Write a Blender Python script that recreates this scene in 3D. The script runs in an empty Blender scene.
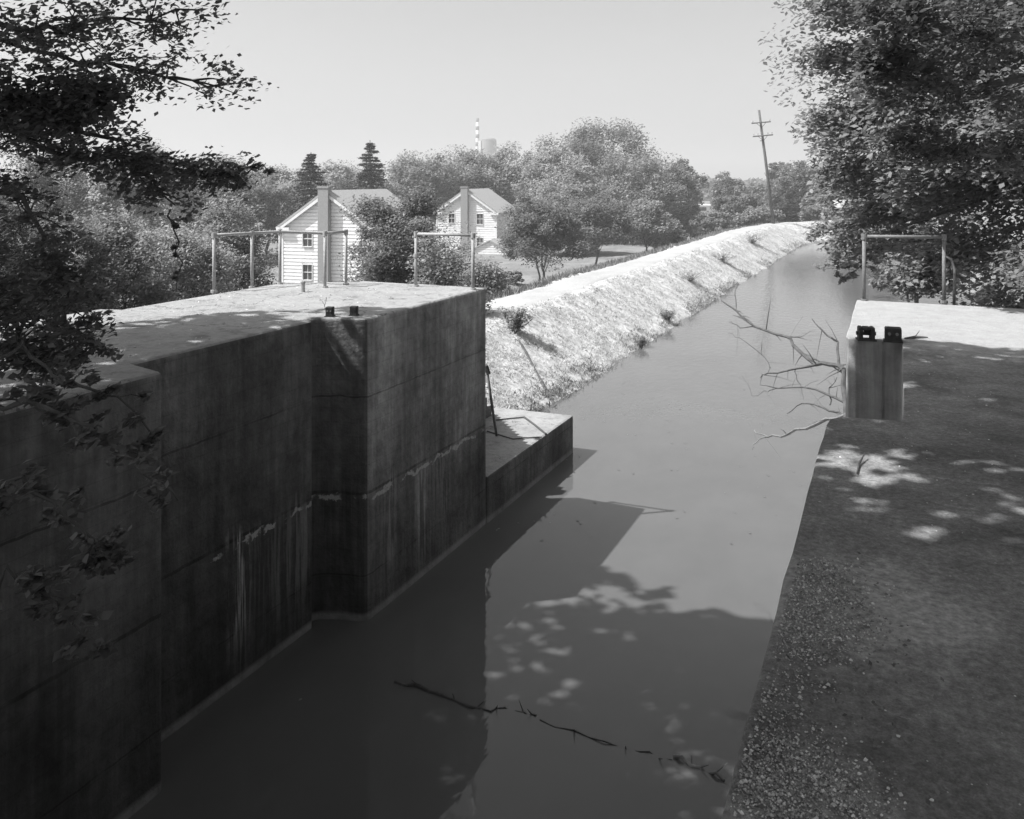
import bpy, bmesh, math, random
import numpy as np
from mathutils import Vector, Matrix

# ------------------------------------------------------------------ camera, light, exposure
S = bpy.context.scene
C = S.collection
FPX, U0, VH, CAMZ = 860.0, 501.0, 180.0, 6.0
TH = math.atan(402.0 / FPX)
CT, ST = math.cos(TH), math.sin(TH)
cam = bpy.data.cameras.new("camera")
cam.sensor_width = 36.0
cam.lens = FPX / 1024 * 36
cam.shift_x = (512 - U0) / 1024
cam.shift_y = -(409.5 - VH) / 1024
cam.clip_start, cam.clip_end = 0.1, 6000
camo = bpy.data.objects.new("camera", cam)
C.objects.link(camo)
camo.location = (0, 0, CAMZ)
camo.rotation_euler = (math.pi / 2, 0, TH)
S.camera = camo

SUN_EL = math.radians(54)
SUN_DIR = Vector((-.785 * math.cos(SUN_EL), -.617 * math.cos(SUN_EL), math.sin(SUN_EL))).normalized()
W = bpy.data.worlds.new("World"); S.world = W; W.use_nodes = True
nt = W.node_tree; nt.nodes.clear()
sk = nt.nodes.new('ShaderNodeTexSky'); sk.sky_type = 'NISHITA'; sk.sun_disc = False
sk.sun_elevation = SUN_EL; sk.sun_rotation = math.atan2(-.785, -.617)
sk.dust_density = 3.0; sk.air_density = 1.0; sk.ozone_density = 1.0
dot = nt.nodes.new('ShaderNodeVectorMath'); dot.operation = 'DOT_PRODUCT'
dot.inputs[1].default_value = (0.42, 0.40, 0.18)     # black-and-white film response
bg = nt.nodes.new('ShaderNodeBackground'); bg.inputs[1].default_value = 0.12
wo = nt.nodes.new('ShaderNodeOutputWorld')
nt.links.new(sk.outputs[0], dot.inputs[0]); nt.links.new(dot.outputs['Value'], bg.inputs[0]); nt.links.new(bg.outputs[0], wo.inputs[0])
sl = bpy.data.lights.new("sun", 'SUN'); sl.energy = 5.0; sl.angle = math.radians(0.55); sl.color = (1, 1, 1)
so = bpy.data.objects.new("sun", sl); C.objects.link(so)
so.rotation_euler = (-SUN_DIR).to_track_quat('-Z', 'Y').to_euler(); so.location = (0, 0, 60)
S.view_settings.view_transform = 'Standard'; S.view_settings.look = 'None'
S.view_settings.gamma = 1; S.view_settings.use_curve_mapping = False
S.view_settings.exposure = 0.7
S.render.engine = 'CYCLES'
S.cycles.use_denoising = True
S.cycles.max_bounces = 6; S.cycles.diffuse_bounces = 3; S.cycles.glossy_bounces = 3
S.cycles.transmission_bounces = 3; S.cycles.volume_bounces = 0; S.cycles.transparent_max_bounces = 8
S.cycles.use_light_tree = False

# ------------------------------------------------------------------ measuring helpers (pinhole geometry of the survey)
def at(u, v, d):
    h = (u - U0) / FPX * d
    return Vector((-ST * d + CT * h, CT * d + ST * h, CAMZ + (VH - v) / FPX * d))
def on(u, v, z):
    return at(u, v, (CAMZ - z) * FPX / (v - VH))
def atz(u, d, z):
    p = at(u, VH, d); p.z = z; return p

# ------------------------------------------------------------------ materials
MATS = {}
def newmat(name):
    m = bpy.data.materials.new(name); m.use_nodes = True
    n = m.node_tree; n.nodes.clear()
    out = n.nodes.new('ShaderNodeOutputMaterial'); b = n.nodes.new('ShaderNodeBsdfPrincipled')
    n.links.new(b.outputs[0], out.inputs[0])
    return m, n, b, out
def node(n, typ, **kw):
    x = n.nodes.new(typ)
    for k, v in kw.items(): setattr(x, k, v)
    return x
def noise(n, vec, scale, detail=4, rough=.55, sc3=None):
    if sc3 is not None:
        mp = node(n, 'ShaderNodeMapping'); mp.inputs['Scale'].default_value = sc3
        n.links.new(vec, mp.inputs[0]); vec = mp.outputs[0]
    t = node(n, 'ShaderNodeTexNoise'); t.inputs['Scale'].default_value = scale
    t.inputs['Detail'].default_value = detail; t.inputs['Roughness'].default_value = rough
    n.links.new(vec, t.inputs['Vector']); return t.outputs['Fac']
def ramp(n, fac, stops):
    r = node(n, 'ShaderNodeValToRGB'); e = r.color_ramp.elements
    while len(e) < len(stops): e.new(0.5)
    for i, (p, c) in enumerate(stops):
        e[i].position = p; e[i].color = (c, c, c, 1)
    n.links.new(fac, r.inputs[0]); return r.outputs[0]
def mathn(n, op, a, b=None, clamp=False):
    x = node(n, 'ShaderNodeMath', operation=op); x.use_clamp = clamp
    for i, q in enumerate((a, b)):
        if q is None: continue
        if isinstance(q, (int, float)): x.inputs[i].default_value = q
        else: n.links.new(q, x.inputs[i])
    return x.outputs[0]
def mixc(n, f, a, b):
    x = node(n, 'ShaderNodeMix', data_type='FLOAT')
    for i, q in zip((0, 2, 3), (f, a, b)):
        if isinstance(q, (int, float)): x.inputs[i].default_value = q
        else: n.links.new(q, x.inputs[i])
    return x.outputs[0]
def bump(n, b, h, dist, strength=1.0):
    x = node(n, 'ShaderNodeBump'); x.inputs['Distance'].default_value = dist; x.inputs['Strength'].default_value = strength
    n.links.new(h, x.inputs['Height']); n.links.new(x.outputs[0], b.inputs['Normal'])
def wpos(n):
    return node(n, 'ShaderNodeNewGeometry').outputs['Position']
def opos(n):
    return node(n, 'ShaderNodeTexCoord').outputs['Object']

def mat_plain(name, lo, hi, rough=.8, scale=6, bd=0.01, sc3=None, metal=0, spec=.4):
    m, n, b, _ = newmat(name)
    f = noise(n, opos(n), scale, 5, .6, sc3)
    n.links.new(ramp(n, f, [(.3, lo), (.7, hi)]), b.inputs['Base Color'])
    b.inputs['Roughness'].default_value = rough; b.inputs['Metallic'].default_value = metal
    b.inputs['Specular IOR Level'].default_value = spec
    if bd: bump(n, b, f, bd)
    MATS[name] = m; return m

def mat_wall():
    """weathered lock concrete: pale top face, stained vertical faces, pour joints, lime runs"""
    m, n, b, _ = newmat('lock_concrete')
    P = wpos(n)
    sep = node(n, 'ShaderNodeSeparateXYZ'); n.links.new(P, sep.inputs[0]); X, Y, Z = sep.outputs
    nor = node(n, 'ShaderNodeNewGeometry').outputs['True Normal']
    sn = node(n, 'ShaderNodeSeparateXYZ'); n.links.new(nor, sn.inputs[0])
    topm = mathn(n, 'GREATER_THAN', sn.outputs[2], .6)
    big = noise(n, P, .55, 4); fine = noise(n, P, 14, 6, .65); streak = noise(n, P, 1.0, 6, .62, (9, 9, .5))
    streak2 = noise(n, P, 1.0, 3, .5, (1.4, 1.4, .12))
    v = mathn(n, 'MULTIPLY', ramp(n, streak, [(.3, .72), (.5, .95), (.7, 1.25)]), ramp(n, streak2, [(.3, .62), (.55, 1.0), (.7, 1.2)]))
    v = mathn(n, 'MULTIPLY', v, ramp(n, big, [(.3, .6), (.7, 1.35)]))
    v = mathn(n, 'MULTIPLY', v, ramp(n, noise(n, P, 2.4, 7, .68), [(.32, .65), (.5, 1.0), (.7, 1.3)]))
    # darker wet lower half, pale scoured band at the water
    zz = mathn(n, 'ADD', Z, mathn(n, 'MULTIPLY', mathn(n, 'SUBTRACT', noise(n, P, 1.3, 5), .5), 1.4))
    low = node(n, 'ShaderNodeMapRange'); n.links.new(zz, low.inputs[0])
    for i, q in enumerate((1.0, 2.4, .55, 1.15)): low.inputs[i + 1].default_value = q
    v = mathn(n, 'MULTIPLY', v, low.outputs[0])
    band = node(n, 'ShaderNodeMapRange'); n.links.new(Z, band.inputs[0])
    for i, q in enumerate((.13, .07, 0., 1.)): band.inputs[i + 1].default_value = q
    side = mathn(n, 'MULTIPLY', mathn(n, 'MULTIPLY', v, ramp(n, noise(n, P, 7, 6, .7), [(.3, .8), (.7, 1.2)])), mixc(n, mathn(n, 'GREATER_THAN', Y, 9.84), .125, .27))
    side = mixc(n, mathn(n, 'MULTIPLY', band.outputs[0], mathn(n, 'MULTIPLY', ramp(n, noise(n, P, 2.2, 5, .65), [(.3, .4), (.6, 1)]), .8)), side, .34)
    # faint form-board lines
    bd = mathn(n, 'FRACT', mathn(n, 'MULTIPLY', Z, 5.2))
    side = mathn(n, 'MULTIPLY', side, mixc(n, mathn(n, 'LESS_THAN', bd, .06), 1.0, .86))
    # pour joints
    zj = mathn(n, 'ADD', Z, mathn(n, 'MULTIPLY', mathn(n, 'SUBTRACT', noise(n, P, 5, 4), .5), .05))
    jn = ramp(n, noise(n, P, 1.7, 4, .6), [(.38, .15), (.58, 1)])
    for q, w in ((3.05, .012), (1.74, .02), (.62, .01)):
        l = mathn(n, 'LESS_THAN', mathn(n, 'ABSOLUTE', mathn(n, 'SUBTRACT', zj, q)), w)
        side = mathn(n, 'MULTIPLY', side, mixc(n, mathn(n, 'MULTIPLY', l, jn), 1.0, .5))
    # lime runs hanging from the middle joint
    run = ramp(n, noise(n, P, 1.0, 5, .6, (15, 15, .7)), [(.46, 0), (.54, 1)])
    yn = mathn(n, 'DIVIDE', mathn(n, 'ADD', mathn(n, 'SUBTRACT', Y, 5.0), mathn(n, 'MULTIPLY', mathn(n, 'SUBTRACT', noise(n, P, 6, 3), .5), .25)), 10.0)
    patch = ramp(n, yn, [(.0, 0), (.275, 0), (.297, 1), (.318, .1), (.43, .35), (.45, .05), (.52, .1), (.545, .55), (.56, .05), (.605, .1), (.625, 1), (.645, .15), (.70, .35), (.72, 0), (1, 0)])
    zr = node(n, 'ShaderNodeMapRange'); n.links.new(zz, zr.inputs[0])
    for i, q in enumerate((1.85, 1.68, 0., 1.)): zr.inputs[i + 1].default_value = q
    zr2 = node(n, 'ShaderNodeMapRange'); n.links.new(zz, zr2.inputs[0])
    for i, q in enumerate((.1, .9, 0., 1.)): zr2.inputs[i + 1].default_value = q
    rm = mathn(n, 'MULTIPLY', mathn(n, 'MULTIPLY', run, patch), mathn(n, 'MULTIPLY', zr.outputs[0], zr2.outputs[0]))
    side = mixc(n, mathn(n, 'MULTIPLY', rm, .9), side, .46)
    # lime crust right along the joint
    zc = mathn(n, 'ADD', Z, mathn(n, 'MULTIPLY', mathn(n, 'SUBTRACT', noise(n, P, 4.5, 6, .7), .5), .32))
    cj = mathn(n, 'LESS_THAN', mathn(n, 'ABSOLUTE', mathn(n, 'SUBTRACT', zc, 1.66)), .032)
    cm = mathn(n, 'MULTIPLY', mathn(n, 'MULTIPLY', cj, mathn(n, 'GREATER_THAN', Y, 7.4)), ramp(n, noise(n, P, 3.2, 5, .65), [(.48, 0), (.54, .9)]))
    side = mixc(n, cm, side, .46)
    top = ramp(n, noise(n, P, 1.6, 7, .62), [(.25, .25), (.5, .32), (.75, .37)])
    top = mathn(n, 'MULTIPLY', top, ramp(n, fine, [(.2, .7), (.55, 1.0), (.8, 1.06)]))
    vor = node(n, 'ShaderNodeTexVoronoi', feature='DISTANCE_TO_EDGE'); vor.inputs['Scale'].default_value = .45
    wv = node(n, 'ShaderNodeVectorMath', operation='ADD'); n.links.new(P, wv.inputs[0])
    wn = node(n, 'ShaderNodeTexNoise'); wn.inputs['Scale'].default_value = 2.5; wn.inputs['Detail'].default_value = 5; n.links.new(P, wn.inputs['Vector']); n.links.new(wn.outputs['Color'], wv.inputs[1]); n.links.new(wv.outputs[0], vor.inputs['Vector'])
    top = mathn(n, 'MULTIPLY', top, mixc(n, mathn(n, 'LESS_THAN', vor.outputs['Distance'], .006), 1.0, .55))
    top = mathn(n, 'MULTIPLY', top, ramp(n, noise(n, P, 3.2, 6, .7), [(.33, .72), (.45, 1.0)]))
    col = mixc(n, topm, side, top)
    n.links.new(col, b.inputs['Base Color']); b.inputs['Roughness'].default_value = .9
    b.inputs['Specular IOR Level'].default_value = .2
    bump(n, b, mathn(n, 'ADD', fine, mathn(n, 'MULTIPLY', big, .6)), .03)
    return m
M_WALL = mat_wall()

def mat_walk():
    m, n, b, _ = newmat('worn_dark_concrete')
    P = wpos(n)
    sep = node(n, 'ShaderNodeSeparateXYZ'); n.links.new(P, sep.inputs[0]); X, Y, Z = sep.outputs
    nor = node(n, 'ShaderNodeNewGeometry').outputs['True Normal']
    sn = node(n, 'ShaderNodeSeparateXYZ'); n.links.new(nor, sn.inputs[0])
    topm = mathn(n, 'GREATER_THAN', sn.outputs[2], .6)
    a = noise(n, P, 1.1, 6, .6); f = noise(n, P, 26, 6, .72); g = noise(n, P, 120, 3, .6); h = noise(n, P, 5, 6, .65)
    c = mathn(n, 'MULTIPLY', ramp(n, a, [(.3, .16), (.7, .40)]), ramp(n, f, [(.3, .6), (.55, 1.0), (.75, 1.5)]))
    c = mathn(n, 'MULTIPLY', c, ramp(n, g, [(.3, .75), (.7, 1.2)]))
    c = mathn(n, 'MULTIPLY', c, ramp(n, h, [(.3, .75), (.7, 1.15)]))
    vm = node(n, 'ShaderNodeVectorMath', operation='DISTANCE'); n.links.new(P, vm.inputs[0]); vm.inputs[1].default_value = (-.22, 4.15, 4.12)
    vm2 = node(n, 'ShaderNodeVectorMath', operation='DISTANCE'); n.links.new(P, vm2.inputs[0]); vm2.inputs[1].default_value = (-.22, 2.75, 4.12)
    q1 = mathn(n, 'ADD', mathn(n, 'MULTIPLY', vm.outputs['Value'], 1.25), mathn(n, 'MULTIPLY', mathn(n, 'SUBTRACT', h, .5), 1.6))
    q2 = mathn(n, 'ADD', mathn(n, 'MULTIPLY', vm2.outputs['Value'], 2.2), mathn(n, 'MULTIPLY', mathn(n, 'SUBTRACT', h, .5), 1.6))
    sunny_bed = ramp(n, mathn(n, 'MINIMUM', q1, q2), [(.45, 1), (.8, 0)])  # gravel bed, paled further to paint in the sun patch on it
    c = mixc(n, mathn(n, 'MULTIPLY', sunny_bed, .75), c, mathn(n, 'MULTIPLY', ramp(n, f, [(.3, .26), (.7, .75)]), 1.0))
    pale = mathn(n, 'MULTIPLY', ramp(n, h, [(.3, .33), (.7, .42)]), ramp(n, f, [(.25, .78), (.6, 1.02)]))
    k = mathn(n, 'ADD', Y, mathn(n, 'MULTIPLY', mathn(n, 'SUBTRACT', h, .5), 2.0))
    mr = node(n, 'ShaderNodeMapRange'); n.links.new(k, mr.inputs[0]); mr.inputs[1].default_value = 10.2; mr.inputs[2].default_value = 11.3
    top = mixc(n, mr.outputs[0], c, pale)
    s_ = noise(n, P, 1, 5, .6, (7, 7, .5))
    side = mathn(n, 'MULTIPLY', ramp(n, s_, [(.3, .22), (.7, .46)]), ramp(n, h, [(.3, .75), (.7, 1.1)]))
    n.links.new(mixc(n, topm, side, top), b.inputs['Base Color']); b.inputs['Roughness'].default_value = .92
    b.inputs['Specular IOR Level'].default_value = .15
    bump(n, b, mathn(n, 'ADD', f, mathn(n, 'MULTIPLY', g, .5)), .012)
    return m
M_WALK = mat_walk()

def mat_terrain():
    m, n, b, _ = newmat('ground_cover')
    P = wpos(n)
    at_ = node(n, 'ShaderNodeAttribute', attribute_name='bank')
    a = noise(n, P, .35, 6); f = noise(n, P, 5, 7, .7); g = noise(n, P, 1.6, 5, .6)
    bank = mathn(n, 'MULTIPLY', ramp(n, g, [(.3, .40), (.7, .64)]), ramp(n, f, [(.30, .45), (.52, 1.0), (.75, 1.15)]))
    field = mathn(n, 'MULTIPLY', ramp(n, a, [(.3, .16), (.7, .26)]), ramp(n, f, [(.3, .75), (.7, 1.2)]))
    n.links.new(mixc(n, at_.outputs['Fac'], field, bank), b.inputs['Base Color'])
    b.inputs['Roughness'].default_value = .95; b.inputs['Specular IOR Level'].default_value = .1
    bump(n, b, f, .06)
    return m
M_TERR = mat_terrain()

def mat_path():
    m, n, b, _ = newmat('pale_gravel')
    P = wpos(n)
    f = noise(n, P, 9, 6, .7); a = noise(n, P, .5, 4)
    c = mathn(n, 'MULTIPLY', ramp(n, a, [(.3, .36), (.7, .44)]), ramp(n, f, [(.25, .8), (.6, 1.02)]))
    n.links.new(c, b.inputs['Base Color']); b.inputs['Roughness'].default_value = .95
    b.inputs['Specular IOR Level'].default_value = .1
    bump(n, b, f, .03); return m
M_PATH = mat_path()

def mat_water():
    m, n, b, _ = newmat('murky_water')
    P = wpos(n)
    a = noise(n, P, .25, 4); s = noise(n, P, 1.6, 5, .6, (1, .6, 1))
    c = mathn(n, 'MULTIPLY', ramp(n, a, [(.3, .108), (.7, .125)]), ramp(n, s, [(.35, .96), (.7, 1.04)]))
    n.links.new(c, b.inputs['Base Color']); b.inputs['Roughness'].default_value = .035
    b.inputs['IOR'].default_value = 1.5
    r = noise(n, P, 5, 3, .5, (1, .5, 1))
    sp_ = node(n, 'ShaderNodeSeparateXYZ'); n.links.new(P, sp_.inputs[0])      # the open reach beyond the lock is ruffled by the breeze
    rr = node(n, 'ShaderNodeMapRange'); n.links.new(sp_.outputs[1], rr.inputs[0])
    for i, q in enumerate((16., 45., 1., 7.)): rr.inputs[i + 1].default_value = q
    r = mathn(n, 'MULTIPLY', r, rr.outputs[0])
    bump(n, b, r, .0022, 1.0); return m
M_WATER = mat_water()

def mat_leaf(name, lo, hi, trans=.42):
    m, n, b, out = newmat(name)
    g = node(n, 'ShaderNodeNewGeometry')
    c = ramp(n, g.outputs['Random Per Island'], [(0, lo), (.6, (lo + hi) / 2), (1, hi)])
    n.links.new(c, b.inputs['Base Color']); b.inputs['Roughness'].default_value = .5
    b.inputs['Specular IOR Level'].default_value = .35
    t = node(n, 'ShaderNodeBsdfTranslucent'); n.links.new(c, t.inputs[0])
    mx = node(n, 'ShaderNodeMixShader'); mx.inputs[0].default_value = trans
    n.links.new(b.outputs[0], mx.inputs[1]); n.links.new(t.outputs[0], mx.inputs[2]); n.links.new(mx.outputs[0], out.inputs[0])
    MATS[name] = m; return m
L_DARK = mat_leaf('leaf_dark', .04, .10)
L_MID = mat_leaf('leaf_mid', .12, .26)
L_PALE = mat_leaf('leaf_pale', .24, .44)
L_GREY = mat_leaf('leaf_soft', .17, .34)
L_NEEDLE = mat_leaf('needle', .035, .08, .1)
L_RT = mat_leaf('leaf_broad', .16, .30)
L_NEARD = mat_leaf('leaf_painted_shade', .08, .16)  # darker leaf colour stands in for shade on the upper right boughs
L_DRY = mat_leaf('dry_grass', .36, .70, .4)
L_WEED = mat_leaf('weed', .10, .30, .3)
M_BARK = mat_plain('bark', .06, .13, .95, 9, .03, (1, 1, .25))
M_DEAD = mat_plain('dead_wood', .05, .12, .85, 12, .01)
M_BLEACH = mat_plain('bleached_wood', .13, .22, .8, 12, .01)
M_RUST = mat_plain('rusty_iron', .015, .05, .7, 30, .004, metal=.2)
M_PIPE = mat_plain('painted_pipe', .25, .4, .6, 25, .002)
M_PIPED = mat_plain('weathered_pipe', .12, .22, .7, 25, .002)
M_SIDE = mat_plain('white_clapboard', .76, .86, .7, 2.5, .003)
M_ROOF = mat_plain('grey_shingle', .30, .42, .9, 14, .02)
M_BRICK = mat_plain('brick', .22, .32, .9, 16, .01)
M_TRIM = mat_plain('white_trim', .65, .75, .6, 4, 0)
M_GLASS = mat_plain('window_glass', .03, .06, .15, 2, 0, spec=.8)
M_POLE = mat_plain('creosote_pole', .07, .13, .9, 6, .01)
M_CER = mat_plain('ceramic', .3, .45, .3, 4, 0)
M_STONE = mat_plain('pebble_stone', .34, .62, .9, 30, .003)
def mat_island(name, lo, hi):
    m, n, b, _ = newmat(name); g = node(n, 'ShaderNodeNewGeometry')
    n.links.new(ramp(n, g.outputs['Random Per Island'], [(0, lo), (.5, lo + (hi - lo) * .3), (1, hi)]), b.inputs['Base Color'])
    b.inputs['Roughness'].default_value = .95; b.inputs['Specular IOR Level'].default_value = .1; return m
M_STONE = mat_island('mixed_chips', .2, .8)  # chips brightened so the gravel patch also carries its sunlight
M_CLOD = mat_island('mixed_clods', .22, .6)
M_FARW = mat_plain('painted_stack_white', .6, .7, .8, .2, 0)
M_FARD = mat_plain('painted_stack_dark', .15, .2, .8, .2, 0)
M_TANK = mat_plain('tank_steel', .2, .26, .8, .2, 0)
M_ROPE = mat_plain('cable', .05, .1, .9, 30, 0)

# ------------------------------------------------------------------ mesh helpers
class MB:
    def __init__(s): s.v = []; s.f = []
    def add(s, vs, fs):
        o = len(s.v); s.v += [tuple(p) for p in vs]; s.f += [tuple(i + o for i in f) for f in fs]
    def box(s, c, size, rot=None):
        x, y, z = (q / 2 for q in size)
        vs = [Vector((a * x, b * y, d * z)) for a in (-1, 1) for b in (-1, 1) for d in (-1, 1)]
        if rot is not None: vs = [rot @ q for q in vs]
        s.add([Vector(c) + q for q in vs], [(0, 1, 3, 2), (4, 6, 7, 5), (0, 4, 5, 1), (2, 3, 7, 6), (0, 2, 6, 4), (1, 5, 7, 3)])
    def prism(s, poly, z0, z1):
        n = len(poly)
        s.add([(x, y, z0) for x, y in poly] + [(x, y, z1) for x, y in poly],
              [tuple(range(n - 1, -1, -1)), tuple(range(n, 2 * n))] + [(i, (i + 1) % n, n + (i + 1) % n, n + i) for i in range(n)])
    def solid(s, pts, vec):
        """polygon pts extruded by vec"""
        n = len(pts); vec = Vector(vec); pts = [Vector(p) for p in pts]
        s.add(pts + [p + vec for p in pts], [tuple(range(n - 1, -1, -1)), tuple(range(n, 2 * n))] + [(i, (i + 1) % n, n + (i + 1) % n, n + i) for i in range(n)])
    def tube(s, path, rad, n=6):
        path = [Vector(p) for p in path]
        if not isinstance(rad, (list, tuple)): rad = [rad] * len(path)
        o = len(s.v); k = len(path)
        for i, p in enumerate(path):
            t = (path[min(i + 1, k - 1)] - path[max(i - 1, 0)])
            t = t.normalized() if t.length > 1e-9 else Vector((0, 0, 1))
            a = t.cross(Vector((0, 0, 1)) if abs(t.z) < .9 else Vector((1, 0, 0))).normalized(); b = t.cross(a)
            for j in range(n):
                q = 2 * math.pi * j / n
                s.v.append(tuple(p + (a * math.cos(q) + b * math.sin(q)) * rad[i]))
        for i in range(k - 1):
            for j in range(n):
                j2 = (j + 1) % n
                s.f.append((o + i * n + j, o + i * n + j2, o + (i + 1) * n + j2, o + (i + 1) * n + j))
        s.f.append(tuple(o + j for j in range(n))[::-1]); s.f.append(tuple(o + (k - 1) * n + j for j in range(n)))
    def build(s, name, mat, parent=None, smooth=False, bevel=0, seg=2):
        me = bpy.data.meshes.new(name); me.from_pydata(s.v, [], s.f); me.materials.append(mat)
        bm = bmesh.new(); bm.from_mesh(me); bmesh.ops.recalc_face_normals(bm, faces=bm.faces); bm.to_mesh(me); bm.free()
        if smooth: me.polygons.foreach_set('use_smooth', [True] * len(me.polygons))
        o = bpy.data.objects.new(name, me); C.objects.link(o); o.parent = parent
        if bevel:
            md = o.modifiers.new('bevel', 'BEVEL'); md.width = bevel; md.segments = seg; md.limit_method = 'ANGLE'; md.angle_limit = math.radians(40)
        return o
def tag(o, label=None, cat=None, group=None, kind=None):
    if label: o['label'] = label
    if cat: o['category'] = cat
    if group: o['group'] = group
    if kind: o['kind'] = kind
    return o
def empty(name, loc=(0, 0, 0), rz=0):
    o = bpy.data.objects.new(name, None); C.objects.link(o); o.location = loc; o.rotation_euler = (0, 0, rz)
    o.empty_display_size = .3; return o
def sharp(p, n=2, amt=.0, rng=None):
    return p

def quads_object(name, V, mat, parent=None):
    """V: (N,4,3) array of quads, each its own island"""
    N = len(V); me = bpy.data.meshes.new(name)
    me.vertices.add(N * 4); me.vertices.foreach_set('co', np.ascontiguousarray(V, dtype=np.float32).ravel())
    me.loops.add(N * 4); me.loops.foreach_set('vertex_index', np.arange(N * 4, dtype=np.int32))
    me.polygons.add(N); me.polygons.foreach_set('loop_start', np.arange(0, N * 4, 4, dtype=np.int32))
    me.polygons.foreach_set('loop_total', np.full(N, 4, dtype=np.int32))
    me.update(calc_edges=True); me.materials.append(mat)
    o = bpy.data.objects.new(name, me); C.objects.link(o); o.parent = parent
    return o
def leaves(P, size, rng, up=.5, aspect=.55, droop=0.):
    """diamond leaves at points P (N,3)"""
    N = len(P)
    nrm = rng.normal(size=(N, 3)); nrm[:, 2] = np.abs(nrm[:, 2]) + up
    if up < 1: nrm += np.array(SUN_DIR) * 1.0      # leaves turn towards the light
    nrm /= np.linalg.norm(nrm, axis=1)[:, None]
    a = rng.normal(size=(N, 3)); a[:, 2] -= droop; a -= nrm * (a * nrm).sum(1)[:, None]; a /= np.linalg.norm(a, axis=1)[:, None] + 1e-9
    b = np.cross(nrm, a)
    L = (size * rng.uniform(.6, 1.3, N))[:, None] * .5
    fold = nrm * L * rng.uniform(-.1, .35, N)[:, None]
    return np.stack([P - a * L, P + b * L * aspect + fold, P + a * L, P - b * L * aspect + fold], 1)

def crown_points(rng, c, r, ncl, cr, per, shell=.75, flat=.7, bottom=-.8):
    """clump centres on a lumpy ellipsoid, leaves scattered round each"""
    c = np.array(c, float); r = np.array(r, float)
    d = rng.normal(size=(ncl * 3, 3)); d /= np.linalg.norm(d, axis=1)[:, None]
    d = d[d[:, 2] > bottom][:ncl]
    rad = np.where(rng.random(len(d)) < shell, rng.uniform(.78, 1.0, len(d)), rng.uniform(.25, .8, len(d)))
    ph = rng.uniform(0, 6.28, 6)
    lump = 1 + .2 * np.sin(d[:, 0] * 4 + ph[0]) * np.cos(d[:, 1] * 5 + ph[1]) + .13 * np.sin(d[:, 2] * 7 + ph[2]) + .08 * np.sin(d[:, 0] * 9 + ph[3])
    cc = c + d * r * (rad * lump)[:, None]
    k = len(cc); s = cr * rng.uniform(.55, 1.35, k)
    n_each = rng.poisson(per, k)
    idx = np.repeat(np.arange(k), n_each)
    off = rng.normal(size=(len(idx), 3)); off /= np.linalg.norm(off, axis=1)[:, None]
    off *= (rng.random(len(idx)) ** .45)[:, None]
    off[:, 2] *= flat
    return cc, cc[idx] + off * s[idx][:, None]

def limb(mb, a, b, r0, r1, rng, seg=4, wob=.08, n=6):
    a, b = Vector(a), Vector(b); L = (b - a).length
    pts = []
    for i in range(seg + 1):
        t = i / seg; p = a.lerp(b, t)
        if 0 < i < seg: p += Vector(rng.normal(size=3)) * L * wob * .5
        p.z += math.sin(t * math.pi) * L * .05
        pts.append(p)
    mb.tube(pts, [r0 + (r1 - r0) * i / seg for i in range(seg + 1)], n)
    return pts

def tree(name, label, cat, base, H, Wd, seed, leafm=None, lsz=.3, n=7000, trunk=.28, group=None, wy=None, cz=None, ncl=None, cr=None, ratio_z=None, stems=1, bottom=-.8, shell=.75, flat=.7):
    rng = np.random.default_rng(seed)
    root = empty(name, base); tag(root, label, cat, group)
    tb = H * trunk
    ch = (H - tb) / 2 * 1.02
    r = (Wd / 2, (wy or Wd) / 2, ch)
    c = (0, 0, tb + ch * .96)
    ncl = ncl or int(95 + Wd * 5); cr = cr or min(Wd, H) * .15
    cc, P = crown_points(rng, c, r, ncl, cr, n * 2.6 / ncl, shell=shell, bottom=bottom, flat=flat)
    P = P[P[:, 2] > .05]
    mb = MB(); tr = max(.05, H * .02)
    tops = []
    for s in range(stems):
        o = Vector((rng.uniform(-.1, .1), rng.uniform(-.1, .1), -.3)) * (1 if stems > 1 else 0) + Vector((0, 0, -.3))
        lean = Vector((rng.normal() * Wd * (.14 if stems > 1 else .03), rng.normal() * Wd * (.1 if stems > 1 else .03), tb + ch * .9))
        p = limb(mb, o, lean, tr * (1 if stems == 1 else .6), tr * .35, rng, 6, .05, 7)
        tops.append(p)
    for i in rng.choice(len(cc), min(len(cc), 14), replace=False):
        p = tops[i % len(tops)]; k = rng.integers(max(1, len(p) // 3), len(p))
        limb(mb, p[k], cc[i], tr * .32, tr * .06, rng, 3, .1, 4)
    mb.build('trunk', M_BARK, root)
    quads_object('crown', leaves(P, lsz, rng), leafm or L_MID, root)
    return root

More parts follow.
